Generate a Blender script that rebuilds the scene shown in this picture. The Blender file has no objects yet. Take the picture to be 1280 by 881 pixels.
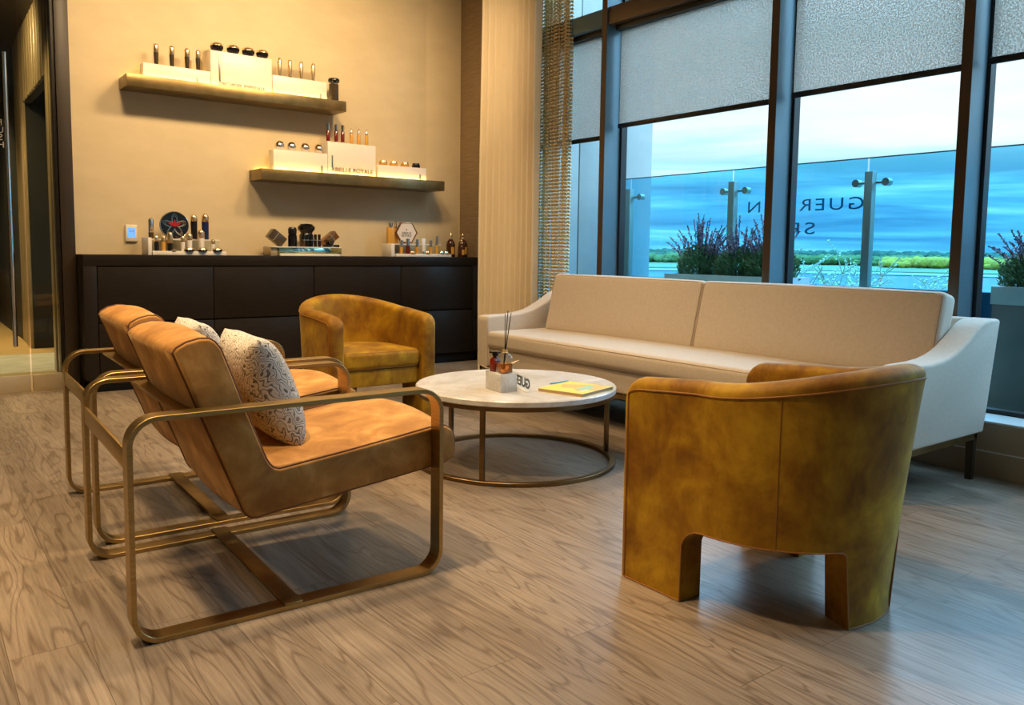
import bpy, bmesh, math, random
from mathutils import Vector, Matrix
from math import sin, cos, pi, radians as R
random.seed(7)
SC = bpy.context.scene
COL = SC.collection

# ------------------------------------------------------------------ materials
def mat(name, base=(.5, .5, .5), rough=.5, metal=0., **kw):
    m = bpy.data.materials.new(name); m.use_nodes = True
    b = m.node_tree.nodes['Principled BSDF']
    b.inputs['Base Color'].default_value = (*base, 1)
    b.inputs['Roughness'].default_value = rough
    b.inputs['Metallic'].default_value = metal
    for k, v in kw.items():
        b.inputs[k.replace('_', ' ')].default_value = v
    return m

def nd(m, typ, **kw):
    n = m.node_tree.nodes.new(typ)
    for k, v in kw.items(): setattr(n, k, v)
    return n

def lk(m, a, b): m.node_tree.links.new(a, b)

def coords(m, scale=(1, 1, 1), rot=(0, 0, 0), kind='Object'):
    tc = nd(m, 'ShaderNodeTexCoord'); mp = nd(m, 'ShaderNodeMapping')
    mp.inputs['Scale'].default_value = scale; mp.inputs['Rotation'].default_value = rot
    lk(m, tc.outputs[kind], mp.inputs['Vector']); return mp.outputs['Vector']

def noise(m, vec, scale, detail=4, rough=.55, dist=0.):
    n = nd(m, 'ShaderNodeTexNoise'); n.inputs['Scale'].default_value = scale
    n.inputs['Detail'].default_value = detail; n.inputs['Roughness'].default_value = rough
    n.inputs['Distortion'].default_value = dist
    if vec is not None: lk(m, vec, n.inputs['Vector'])
    return n.outputs['Fac']

def ramp(m, fac, stops):
    r = nd(m, 'ShaderNodeValToRGB'); cr = r.color_ramp
    while len(cr.elements) < len(stops): cr.elements.new(.5)
    for e, (p, c) in zip(cr.elements, stops):
        e.position = p; e.color = (*c, 1) if len(c) == 3 else c
    lk(m, fac, r.inputs['Fac']); return r.outputs['Color']

def mixc(m, fac, a, b, mode='MIX'):
    x = nd(m, 'ShaderNodeMix', data_type='RGBA', blend_type=mode)
    for s, v in ((0, fac), (6, a), (7, b)):
        if hasattr(v, 'is_output'): lk(m, v, x.inputs[s])
        elif isinstance(v, (int, float)): x.inputs[s].default_value = v
        else: x.inputs[s].default_value = (*v, 1)
    return x.outputs[2]

def bump(m, h, strength=.2, dist=.01):
    b = nd(m, 'ShaderNodeBump'); b.inputs['Strength'].default_value = strength
    b.inputs['Distance'].default_value = dist
    lk(m, h, b.inputs['Height']); lk(m, b.outputs['Normal'], m.node_tree.nodes['Principled BSDF'].inputs['Normal'])

def setc(m, out, sock='Base Color'):
    lk(m, out, m.node_tree.nodes['Principled BSDF'].inputs[sock])

def noisy(name, c1, c2, scale, rough=.6, lo=.35, hi=.65, detail=4, bstr=0., bscale=None, stretch=(1, 1, 1), metal=0., **kw):
    m = mat(name, c1, rough, metal, **kw)
    v = coords(m, stretch)
    setc(m, ramp(m, noise(m, v, scale, detail), [(lo, c1), (hi, c2)]))
    if bstr: bump(m, noise(m, v, bscale or scale * 4, 3), bstr, .004)
    return m

def wood_floor():
    m = mat('floor_planks', rough=.36)
    v = coords(m, (1, 1, 1), (0, 0, R(90)))
    br = nd(m, 'ShaderNodeTexBrick'); br.offset = .37; br.offset_frequency = 2
    br.inputs['Scale'].default_value = 1; br.inputs['Brick Width'].default_value = 1.22
    br.inputs['Row Height'].default_value = .185; br.inputs['Mortar Size'].default_value = .0012
    br.inputs['Mortar Smooth'].default_value = .3; br.inputs['Bias'].default_value = 0
    br.inputs['Color1'].default_value = (.0, .0, .0, 1); br.inputs['Color2'].default_value = (1, 1, 1, 1)
    br.inputs['Mortar'].default_value = (.5, .5, .5, 1)
    lk(m, v, br.inputs['Vector'])
    # each plank gets its own slice of grain
    tc = nd(m, 'ShaderNodeTexCoord'); sep = nd(m, 'ShaderNodeSeparateXYZ'); lk(m, tc.outputs['Object'], sep.inputs[0])
    off = nd(m, 'ShaderNodeMath', operation='MULTIPLY'); lk(m, br.outputs['Color'], off.inputs[0]); off.inputs[1].default_value = 37.
    cmb = nd(m, 'ShaderNodeCombineXYZ')
    sx = nd(m, 'ShaderNodeMath', operation='MULTIPLY'); lk(m, sep.outputs[0], sx.inputs[0]); sx.inputs[1].default_value = 8.
    lk(m, sx.outputs[0], cmb.inputs[0]); lk(m, sep.outputs[1], cmb.inputs[1]); lk(m, off.outputs[0], cmb.inputs[2])
    n1 = noise(m, cmb.outputs[0], .9, 2, .5, .6)
    rings = nd(m, 'ShaderNodeMath', operation='MULTIPLY'); lk(m, n1, rings.inputs[0]); rings.inputs[1].default_value = 22.
    fr = nd(m, 'ShaderNodeMath', operation='PINGPONG'); lk(m, rings.outputs[0], fr.inputs[0]); fr.inputs[1].default_value = 1.
    fine = noise(m, coords(m, (70, 2.2, 1)), 1.5, 5, .7)
    broad = noise(m, coords(m, (5, .7, 1)), 1.1, 2)
    base = ramp(m, broad, [(.3, (.225, .175, .130)), (.7, (.315, .255, .195))])
    base = mixc(m, .5, base, ramp(m, fine, [(.36, (.36, .33, .31)), (.60, (1, 1, 1))]), 'MULTIPLY')
    base = mixc(m, .8, base, ramp(m, fr.outputs[0], [(.0, (.50, .45, .41)), (.35, (.95, .95, .95)), (1, (1, 1, 1))]), 'MULTIPLY')
    tone = nd(m, 'ShaderNodeMapRange'); lk(m, br.outputs['Color'], tone.inputs[0]); tone.inputs[3].default_value = .9; tone.inputs[4].default_value = 1.14
    base = mixc(m, 1., base, tone.outputs[0], 'MULTIPLY')
    base = mixc(m, br.outputs['Fac'], base, (.09, .065, .045))
    setc(m, base)
    lk(m, ramp(m, fine, [(.3, (.40,) * 3), (.7, (.26,) * 3)]), m.node_tree.nodes['Principled BSDF'].inputs['Roughness'])
    bump(m, fine, .12, .002)
    return m

def velvet():
    m = mat('mustard_velvet', rough=.62, Sheen_Weight=.4, Sheen_Roughness=.3)
    m.node_tree.nodes['Principled BSDF'].inputs['Sheen Tint'].default_value = (1, .82, .35, 1)
    m.node_tree.nodes['Principled BSDF'].inputs['Specular IOR Level'].default_value = .25
    v = coords(m)
    a = noise(m, v, 4.5, 6, .62, .35)
    b = noise(m, coords(m, (1, 1, .45)), 21, 5, .7)
    c = ramp(m, a, [(.34, (.18, .070, .004)), (.50, (.32, .158, .006)), (.66, (.49, .285, .013))])
    setc(m, mixc(m, .5, c, ramp(m, b, [(.38, (.60, .54, .42)), (.60, (1, 1, 1))]), 'MULTIPLY'))
    bump(m, b, .25, .004)
    return m

def suede():
    m = mat('tan_suede', rough=.72, Sheen_Weight=.14, Sheen_Roughness=.4)
    m.node_tree.nodes['Principled BSDF'].inputs['Sheen Tint'].default_value = (1, .75, .45, 1)
    m.node_tree.nodes['Principled BSDF'].inputs['Specular IOR Level'].default_value = .3
    v = coords(m)
    a = noise(m, v, 7, 6, .6, .5)
    setc(m, ramp(m, a, [(.34, (.25, .105, .020)), (.52, (.38, .180, .040)), (.68, (.54, .29, .085))]))
    bump(m, noise(m, v, 240, 2), .1, .001)
    return m

def brushed(name, c, rough=.38):
    m = mat(name, c, rough, 1.)
    n = noise(m, coords(m, (3, 3, 120)), 3, 3)
    setc(m, ramp(m, n, [(.3, tuple(x * .82 for x in c)), (.7, tuple(min(1, x * 1.12) for x in c))]))
    return m

def marble():
    m = mat('cream_marble', rough=.28)
    v = coords(m)
    a = noise(m, v, 2.4, 6, .6, 1.6)
    b = noise(m, v, 11, 5, .65, .8)
    base = ramp(m, a, [(.35, (.46, .44, .41)), (.5, (.58, .57, .55)), (.62, (.66, .66, .65))])
    vein = ramp(m, b, [(.47, (1, 1, 1)), (.5, (.80, .77, .73)), (.53, (1, 1, 1))])
    setc(m, mixc(m, .8, base, vein, 'MULTIPLY'))
    return m

def maze_fabric():
    m = mat('maze_print_fabric', rough=.8)
    v = coords(m)
    w = nd(m, 'ShaderNodeTexWave', wave_type='BANDS', bands_direction='DIAGONAL', wave_profile='SIN')
    lk(m, v, w.inputs['Vector']); w.inputs['Scale'].default_value = 30; w.inputs['Distortion'].default_value = 15
    w.inputs['Detail'].default_value = 0; w.inputs['Detail Scale'].default_value = 1.5
    setc(m, ramp(m, w.outputs['Fac'], [(.04, (.12, .10, .09)), (.30, (.52, .49, .44)), (1, (.57, .54, .49))]))
    bump(m, w.outputs['Fac'], .2, .003)
    return m

def glassmat(name, tint, refl=.5, rough=0.):
    m = bpy.data.materials.new(name); m.use_nodes = True
    t = m.node_tree; t.nodes.clear()
    o = t.nodes.new('ShaderNodeOutputMaterial'); mx = t.nodes.new('ShaderNodeMixShader')
    tr = t.nodes.new('ShaderNodeBsdfTransparent'); gl = t.nodes.new('ShaderNodeBsdfGlossy'); fr = t.nodes.new('ShaderNodeFresnel')
    fr.inputs['IOR'].default_value = 1.45; gl.inputs['Roughness'].default_value = rough
    tr.inputs['Color'].default_value = (*tint, 1); gl.inputs['Color'].default_value = (refl,) * 3 + (1,)
    ge = t.nodes.new('ShaderNodeNewGeometry'); inv = t.nodes.new('ShaderNodeMath'); inv.operation = 'SUBTRACT'; inv.inputs[0].default_value = 1.
    mu = t.nodes.new('ShaderNodeMath'); mu.operation = 'MULTIPLY'
    t.links.new(ge.outputs['Backfacing'], inv.inputs[1]); t.links.new(inv.outputs[0], mu.inputs[0]); t.links.new(fr.outputs[0], mu.inputs[1])
    t.links.new(mu.outputs[0], mx.inputs[0]); t.links.new(tr.outputs[0], mx.inputs[1]); t.links.new(gl.outputs[0], mx.inputs[2])
    t.links.new(mx.outputs[0], o.inputs[0]); return m

def emis(name, c, s):
    m = bpy.data.materials.new(name); m.use_nodes = True
    t = m.node_tree; t.nodes.clear()
    o = t.nodes.new('ShaderNodeOutputMaterial'); e = t.nodes.new('ShaderNodeEmission')
    e.inputs[0].default_value = (*c, 1); e.inputs[1].default_value = s
    t.links.new(e.outputs[0], o.inputs[0]); return m

def shade_fabric():
    m = bpy.data.materials.new('roller_shade_mesh'); m.use_nodes = True
    t = m.node_tree; t.nodes.clear()
    o = t.nodes.new('ShaderNodeOutputMaterial')
    m1 = t.nodes.new('ShaderNodeMixShader'); m2 = t.nodes.new('ShaderNodeMixShader')
    d = t.nodes.new('ShaderNodeBsdfDiffuse'); d.inputs[0].default_value = (.56, .52, .47, 1)
    tl = t.nodes.new('ShaderNodeBsdfTranslucent'); tl.inputs[0].default_value = (.72, .62, .54, 1)
    tr = t.nodes.new('ShaderNodeBsdfTransparent')
    m1.inputs[0].default_value = .5
    t.links.new(d.outputs[0], m1.inputs[1]); t.links.new(tl.outputs[0], m1.inputs[2])
    n = noise(m, coords(m), 115, 1, .6)
    rp = ramp(m, n, [(.41, (.05,) * 3), (.63, (.47,) * 3)])
    t.links.new(rp, m2.inputs[0]); t.links.new(m1.outputs[0], m2.inputs[1]); t.links.new(tr.outputs[0], m2.inputs[2])
    t.links.new(m2.outputs[0], o.inputs[0]); return m

def acrylic_box():
    m = mat('cream_acrylic', (.84, .76, .66), .35)
    m.node_tree.nodes['Principled BSDF'].inputs['Subsurface Weight'].default_value = .25
    m.node_tree.nodes['Principled BSDF'].inputs['Subsurface Radius'].default_value = (.05, .035, .02)
    return m

M = dict(
    floor=wood_floor(), velvet=velvet(), suede=suede(), marble=marble(), maze=maze_fabric(),
    piping=mat('dark_piping', (.16, .06, .02), .6),
    vpiping=mat('velvet_piping', (.26, .10, .012), .6),
    spiping=mat('sofa_seam', (.36, .27, .19), .8),
    bronze=brushed('brushed_bronze', (.43, .295, .12), .36),
    table_bronze=brushed('dark_bronze', (.20, .125, .055), .34),
    shelf=noisy('aged_brass', (.22, .155, .06), (.31, .22, .095), 9, .36, metal=.85),
    sofa=noisy('cream_upholstery', (.57, .485, .385), (.62, .53, .425), 60, .8, bstr=.08, bscale=400, Sheen_Weight=.15),
    wall=noisy('beige_wallpaper', (.62, .50, .30), (.67, .545, .335), 3.2, .6, bstr=.08, bscale=140, stretch=(1, 1, 2)),
    sidewall=noisy('brown_grasscloth', (.215, .145, .075), (.275, .19, .105), 5, .75, bstr=.3, bscale=60, stretch=(1, 1, 12)),
    dark_wood=noisy('espresso_wood', (.010, .007, .0045), (.017, .012, .008), 6, .42, stretch=(2, 2, 20), Specular_IOR_Level=.22),
    brown_wood=noisy('brown_stained_wood', (.024, .015, .007), (.036, .023, .011), 5, .45, stretch=(2, 2, .4)),
    black=mat('black_gap', (.004, .003, .003), .6),
    ceiling=mat('ceiling_paint', (.62, .58, .52), .8),
    plain=mat('room_paint', (.48, .40, .28), .8),
    frame_in=noisy('brown_mullion', (.075, .047, .027), (.095, .06, .035), 3, .4, metal=.3),
    frame_side=noisy('sky_tinted_mullion', (.115, .19, .235), (.14, .22, .265), 3, .38, metal=.35),  # grey metal; blue sky light on the side faces is put into the colour
    gasket=mat('black_gasket', (.008, .009, .01), .5),
    sill=noisy('sill_paint', (.55, .57, .56), (.6, .62, .61), 4, .4),
    sill_face=noisy('taupe_panel', (.30, .235, .165), (.33, .26, .185), 4, .45),
    glass=glassmat('window_glass', (.90, .985, .995), .55),
    rail_glass=glassmat('railing_glass', (.46, .80, .94), .7),
    door_glass=glassmat('door_glass', (.80, .84, .74), 1.),
    steel=mat('satin_steel', (.20, .27, .25), .35, .7),
    shade=shade_fabric(),
    led=emis('warm_led', (1., .64, .17), 24.),
    lamp=emis('downlight_glow', (1., .80, .52), 14.),
    acrylic=acrylic_box(),
    curtain=noisy('cream_curtain', (.80, .69, .49), (.84, .73, .53), 4, .85, Sheen_Weight=.2),
    bead=mat('gold_bead', (.82, .63, .34), .38, .45),
    gold=mat('polished_gold', (.95, .74, .44), .24, 1.),
    chrome=mat('chrome', (.85, .83, .78), .08, 1.),
    blackgloss=mat('black_lacquer', (.008, .007, .008), .12),
    navy=mat('midnight_blue_glass', (.008, .018, .09), .1),
    smoke=mat('smoked_glass', (.055, .040, .022), .12),
    white=mat('white_lacquer', (.78, .73, .65), .3),
    red=mat('deep_red_serum', (.14, .012, .006), .12),
    amber=mat('amber_serum', (.62, .32, .055), .12),
    brown_glass=mat('brown_bottle_glass', (.055, .018, .006), .1),
    clear=glassmat('clear_acrylic', (.93, .96, .96), 1.),
    mirror=mat('mirrored_riser', (.62, .80, .66), .06, 1.),
    copper=mat('copper_rim', (.45, .20, .09), .25, 1.),
    paper=mat('pale_pink_panel', (.80, .70, .60), .5),
    yellow=mat('yellow_cover', (.74, .66, .13), .35),
    pages=mat('page_edges', (.42, .27, .17), .8),
    teal=mat('teal_print', (.28, .58, .50), .4),
    orange=mat('orange_print', (.78, .45, .14), .4),
    ink=mat('black_ink', (.012, .011, .011), .4),
    white_ink=mat('pale_decal', (.92, .88, .8), .5),
    glass_ink=mat('dark_decal', (.20, .40, .48), .6),
    gold_text=mat('dull_gold_letters', (.42, .31, .14), .3, .6),
    red_inlay=mat('red_enamel', (.35, .012, .01), .25),
    light_wood=noisy('pale_wood', (.66, .47, .28), (.74, .55, .34), 20, .6, stretch=(1, 10, 1)),
    screen=emis('blue_screen', (.23, .50, 1.), 1.0),
    wing=noisy('grey_cladding', (.30, .33, .32), (.35, .38, .37), 2, .7),
    deck=noisy('balcony_pavers', (.16, .18, .18), (.22, .24, .24), 3, .7),
    upstand=noisy('teal_grey_upstand', (.05, .11, .125), (.065, .135, .15), 4, .6),
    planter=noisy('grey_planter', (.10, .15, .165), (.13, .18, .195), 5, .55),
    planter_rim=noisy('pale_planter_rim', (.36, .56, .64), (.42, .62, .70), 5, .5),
    leaf=noisy('dark_leaf', (.07, .19, .09), (.20, .36, .17), 30, .6),
    purple=noisy('purple_spikes', (.13, .11, .19), (.33, .27, .40), 30, .7),
    stem=mat('brown_stem', (.06, .05, .045), .8),
    bark=noisy('pale_bark', (.30, .27, .20), (.38, .34, .25), 5, .9),
    pale_leaf=noisy('pale_leaf', (.42, .46, .24), (.52, .54, .30), 5, .8),
    conifer=noisy('conifer', (.05, .12, .09), (.08, .16, .11), 5, .8),
    water=noisy('river_water', (.10, .19, .27), (.14, .24, .32), .02, .12, stretch=(1, 1, 1)),
    grass=noisy('river_meadow', (.13, .17, .06), (.22, .24, .11), .012, .9),
    sand=noisy('shore', (.26, .26, .21), (.30, .30, .24), .02, .9),
    far_tree=noisy('far_green_trees', (.030, .070, .045), (.05, .10, .05), .03, .9),
    mid_tree=noisy('olive_trees', (.085, .125, .035), (.15, .18, .045), .03, .9),
    gold_tree=noisy('autumn_trees', (.40, .25, .03), (.58, .36, .035), .03, .9),
    slat=noisy('corridor_slat', (.22, .16, .085), (.30, .22, .125), 6, .3, stretch=(1, 1, .3)),
    olive_reflection=mat('corridor_reflection_olive', (.085, .088, .045), .22),  # outdoor reflection in the door glass, put into the wall colour
    corridor_floor=noisy('corridor_oak', (.40, .26, .11), (.5, .34, .16), 3, .4, stretch=(1, 8, 1)),
    rail_brass=noisy('satin_brass_rail', (.46, .36, .21), (.50, .39, .24), 5, .38, metal=.4),
)

# ------------------------------------------------------------------ geometry helpers
def finish(name, bm, m, parent=None, smooth=40, mats=None):
    bmesh.ops.remove_doubles(bm, verts=bm.verts, dist=1e-6)
    bmesh.ops.recalc_face_normals(bm, faces=bm.faces)
    me = bpy.data.meshes.new(name); bm.to_mesh(me); bm.free()
    for x in (mats or [m]): me.materials.append(M[x] if isinstance(x, str) else x)
    if smooth:
        me.shade_smooth(); me.set_sharp_from_angle(angle=R(smooth))
    o = bpy.data.objects.new(name, me); COL.objects.link(o)
    if parent: o.parent = parent
    return o

def empty(name, loc=(0, 0, 0), rz=0):
    o = bpy.data.objects.new(name, None); COL.objects.link(o)
    o.empty_display_size = .1; o.location = loc; o.rotation_euler = (0, 0, rz); return o

def tag(o, label=None, cat=None, group=None, kind=None):
    if label: o['label'] = label
    if cat: o['category'] = cat
    if group: o['group'] = group
    if kind: o['kind'] = kind
    return o

def struct(o): o['kind'] = 'structure'; return o

def box(bm, x0, x1, y0, y1, z0, z1, r=0, seg=2, mi=0):
    vs = [bm.verts.new((x, y, z)) for z in (z0, z1) for x, y in ((x0, y0), (x1, y0), (x1, y1), (x0, y1))]
    fs = [bm.faces.new([vs[i] for i in f]) for f in ((3, 2, 1, 0), (4, 5, 6, 7), (0, 1, 5, 4), (1, 2, 6, 5), (2, 3, 7, 6), (3, 0, 4, 7))]
    for f in fs: f.material_index = mi
    if r:
        es = list({e for f in fs for e in f.edges})
        bmesh.ops.bevel(bm, geom=es, offset=r, segments=seg, affect='EDGES', profile=.5, material=-1)
    return vs

def B(name, dims, m, parent=None, r=.004, smooth=40, loc=None):
    bm = bmesh.new(); box(bm, *dims, r=r); return finish(name, bm, m, parent, smooth)

def ringloft(bm, rings, closed=True, cap0=True, cap1=True, loop=False):
    vr = [[bm.verts.new(p) for p in r] for r in rings]
    n = len(rings[0]); k = len(vr)
    for i in range(k if loop else k - 1):
        a, b = vr[i], vr[(i + 1) % k]
        for j in range(n if closed else n - 1):
            q = [a[j], a[(j + 1) % n], b[(j + 1) % n], b[j]]
            try: bm.faces.new(q)
            except ValueError: pass
    if closed and not loop:
        if cap0: bm.faces.new(list(reversed(vr[0])))
        if cap1: bm.faces.new(vr[-1])
    return vr

def lathe(bm, prof, seg=24, c=(0, 0, 0), n_flat=None):
    seg = n_flat or seg
    rings = [[(c[0] + r * cos(2 * pi * i / seg + (pi / seg if n_flat else 0)), c[1] + r * sin(2 * pi * i / seg + (pi / seg if n_flat else 0)), c[2] + z) for i in range(seg)] for r, z in prof]
    ringloft(bm, rings)

def tube(bm, pts, r, seg=8, closed=False, taper=None):
    pts = [Vector(p) for p in pts]; n = len(pts); rings = []; prev = None
    for i, p in enumerate(pts):
        if closed: t = pts[(i + 1) % n] - pts[i - 1]
        else: t = pts[min(i + 1, n - 1)] - pts[max(i - 1, 0)]
        if t.length < 1e-9: t = Vector((0, 0, 1))
        t.normalize()
        if prev is None:
            a = Vector((0, 0, 1)) if abs(t.z) < .9 else Vector((1, 0, 0))
            u = t.cross(a).normalized()
        else:
            u = prev - t * prev.dot(t)
            u = u.normalized() if u.length > 1e-6 else t.orthogonal().normalized()
        prev = u; w = t.cross(u)
        rr = r if taper is None else r * taper(i / max(1, n - 1))
        rings.append([p + (u * cos(2 * pi * k / seg) + w * sin(2 * pi * k / seg)) * rr for k in range(seg)])
    ringloft(bm, rings, loop=closed)

def smooth_path(pts, n=6, closed=False):
    P = [Vector(p) for p in pts]; out = []; k = len(P)
    rng = range(k if closed else k - 1)
    for i in rng:
        g = (lambda j: P[j % k]) if closed else (lambda j: P[max(0, min(k - 1, j))])
        p0, p1, p2, p3 = g(i - 1), g(i), g(i + 1), g(i + 2)
        for s in range(n):
            t = s / n
            out.append(.5 * ((2 * p1) + (p2 - p0) * t + (2 * p0 - 5 * p1 + 4 * p2 - p3) * t * t + (3 * p1 - p0 - 3 * p2 + p3) * t ** 3))
    if not closed: out.append(P[-1])
    return out

def inset2(poly, d):
    n = len(poly); out = []
    area = sum(poly[i][0] * poly[(i + 1) % n][1] - poly[(i + 1) % n][0] * poly[i][1] for i in range(n))
    sg = 1 if area > 0 else -1
    for i in range(n):
        a, b, c = (Vector(poly[(i + k) % n]) for k in (-1, 0, 1))
        e1 = (b - a).normalized() if (b - a).length > 1e-9 else Vector((1, 0)); e2 = (c - b).normalized() if (c - b).length > 1e-9 else e1
        n1 = Vector((-e1.y, e1.x)) * sg; n2 = Vector((-e2.y, e2.x)) * sg
        m = (n1 + n2); m = m.normalized() if m.length > 1e-6 else n1
        k = d / max(.5, m.dot(n1)); out.append((b.x + m.x * k, b.y + m.y * k))
    return out

def extr_y(bm, prof, y0, y1, r=.012, seg=3, mids=0, bulge=0.):
    """solid with an XZ profile, swept along Y, end edges rounded by r"""
    rings = []
    for i in range(seg + 1):
        a = (pi / 2) * i / seg
        rings.append((y0 + r * (1 - sin(a)), r * (1 - cos(a))))
    rings = rings[::-1]; rings = sorted(rings)
    st = [(y0 + r - r * cos(pi / 2 * i / seg), r - r * sin(pi / 2 * i / seg)) for i in range(seg + 1)]
    en = [(y1 - (y - y0), d) for y, d in reversed(st)]
    mid = [(y0 + r + (y1 - y0 - 2 * r) * (i + 1) / (mids + 1), -bulge * sin(pi * (i + 1) / (mids + 1))) for i in range(mids)]
    rr = []
    for y, d in st + mid + en:
        q = inset2(prof, d) if abs(d) > 1e-9 else prof
        rr.append([(x, y, z) for x, z in q])
    ringloft(bm, rr)

def cushion(bm, hx, hy, hz, r, bulge=(0, 0, 0), n=8, mtx=Matrix()):
    def ticks(h):
        a = [-h + r * t for t in (0, .25, .55, 1)]
        k = max(2, n); b = [-h + r + (2 * h - 2 * r) * i / k for i in range(1, k)]
        return a + b + [-x for x in reversed(a)]
    T = [ticks(h) for h in (hx, hy, hz)]; H = (hx, hy, hz)
    def warp(p):
        q = [max(-(h - r), min(h - r, x)) for x, h in zip(p, H)]
        d = Vector([a - b for a, b in zip(p, q)])
        if d.length > 1e-9: d = d.normalized() * r
        o = Vector(q) + d
        f = [1 - (x / h) ** 2 for x, h in zip(o, H)]
        o.x += (1 if o.x > 0 else -1) * bulge[0] * f[1] * f[2] * (abs(o.x) / hx)
        o.y += (1 if o.y > 0 else -1) * bulge[1] * f[0] * f[2] * (abs(o.y) / hy)
        o.z += (1 if o.z > 0 else -1) * bulge[2] * f[0] * f[1] * (abs(o.z) / hz)
        return mtx @ o
    for ax in range(3):
        u, v = (ax + 1) % 3, (ax + 2) % 3
        for s in (-1, 1):
            g = []
            for a in T[u]:
                row = []
                for b in T[v]:
                    p = [0, 0, 0]; p[ax] = s * H[ax]; p[u] = a; p[v] = b
                    row.append(bm.verts.new(warp(p)))
                g.append(row)
            for i in range(len(g) - 1):
                for j in range(len(g[0]) - 1):
                    bm.faces.new((g[i][j], g[i + 1][j], g[i + 1][j + 1], g[i][j + 1]))
    bmesh.ops.remove_doubles(bm, verts=bm.verts, dist=1e-5)

def text_obj(name, s, size, m, parent, mtx, ext=.001, align='LEFT', mirror=False, space=1., off=0.):
    cu = bpy.data.curves.new(name + '_curve', 'FONT'); cu.body = s; cu.size = size; cu.extrude = ext; cu.offset = off
    cu.align_x = align; cu.space_character = space; cu.resolution_u = 4
    t = bpy.data.objects.new('tmp', cu); COL.objects.link(t)
    dg = bpy.context.evaluated_depsgraph_get(); me = bpy.data.meshes.new_from_object(t.evaluated_get(dg))
    bpy.data.objects.remove(t); bpy.data.curves.remove(cu)
    if mirror: me.transform(Matrix.Scale(-1, 4, Vector((1, 0, 0))))
    me.transform(mtx); me.name = name
    me.materials.clear(); me.materials.append(M[m])
    o = bpy.data.objects.new(name, me); COL.objects.link(o)
    if parent: o.parent = parent
    return o

def copy_tree(o, parent=None):
    c = o.copy(); COL.objects.link(c); c.parent = parent
    for ch in o.children: copy_tree(ch, c)
    return c

def frame_mtx(origin, ux, uy):
    ux = Vector(ux).normalized(); uy = Vector(uy).normalized(); uz = ux.cross(uy)
    return Matrix(((ux.x, uy.x, uz.x, origin[0]), (ux.y, uy.y, uz.y, origin[1]), (ux.z, uy.z, uz.z, origin[2]), (0, 0, 0, 1)))

# ------------------------------------------------------------------ camera
cam = bpy.data.objects.new('camera', bpy.data.cameras.new('camera')); COL.objects.link(cam); SC.camera = cam
f, cy, yaw, pit, roll = 1012.6, 403.0, .646784, .08811, -.013116
fwd = Vector((sin(yaw) * cos(pit), cos(yaw) * cos(pit), -sin(pit))); rgt = Vector((cos(yaw), -sin(yaw), 0)); dwn = fwd.cross(rgt)
r2 = cos(roll) * rgt + sin(roll) * dwn; d2 = -sin(roll) * rgt + cos(roll) * dwn
cam.matrix_world = Matrix(((r2.x, -d2.x, -fwd.x, 0), (r2.y, -d2.y, -fwd.y, 0), (r2.z, -d2.z, -fwd.z, 1.10), (0, 0, 0, 1)))
cam.data.sensor_width = 36; cam.data.lens = 36 * f / 1280; cam.data.shift_y = -(440.5 - cy) / 1280
cam.data.clip_start = .05; cam.data.clip_end = 5000

# ------------------------------------------------------------------ room shell
YB, XR, XW, XG, CEIL = 7.05, 4.63, 4.32, 4.57, 3.75
YS, XL = -3.6, -3.2
def wall(name, dims, m, r=0): return struct(B(name, dims, m, r=r, smooth=0))
wall('floor', (XL, 4.7, YS, 6.95, -.12, 0), 'floor')
wall('ceiling', (XL - .1, 4.9, YS - .1, 7.2, CEIL, CEIL + .12), 'ceiling')
wall('wall_back', (1.064, XR + .15, YB, YB + .15, 0, CEIL), 'wall')
wall('wall_right', (XR, XR + .15, 6.15, YB, 0, CEIL), 'sidewall')
wall('wall_left', (XL - .12, XL, YS, 6.95, 0, CEIL), 'plain')
wall('wall_front', (XL - .12, 4.9, YS - .12, YS, 0, CEIL), 'plain')
wall('wall_back_header', (XL, .965, 6.86, 6.98, 3.05, CEIL), 'dark_wood')
wall('trim_1', (XL, XL + .55, 6.86, 6.98, 0, 3.05), 'plain')
# dark jamb between the glass partition and the beige wall
jb = struct(B('trim_2', (.972, 1.064, 6.885, 7.2, 0, CEIL), 'brown_wood', r=.002))
B('jamb_strip', (.945, .968, 6.90, 6.94, 0, CEIL), 'dark_wood', jb, r=.001)
# wallpaper seam (slightly shaded join of two sheets)
B('wallpaper_edge', (4.225, 4.615, YB - .0025, YB, 1.03, CEIL), 'wall', bpy.data.objects['wall_back'], r=.0008)

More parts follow.
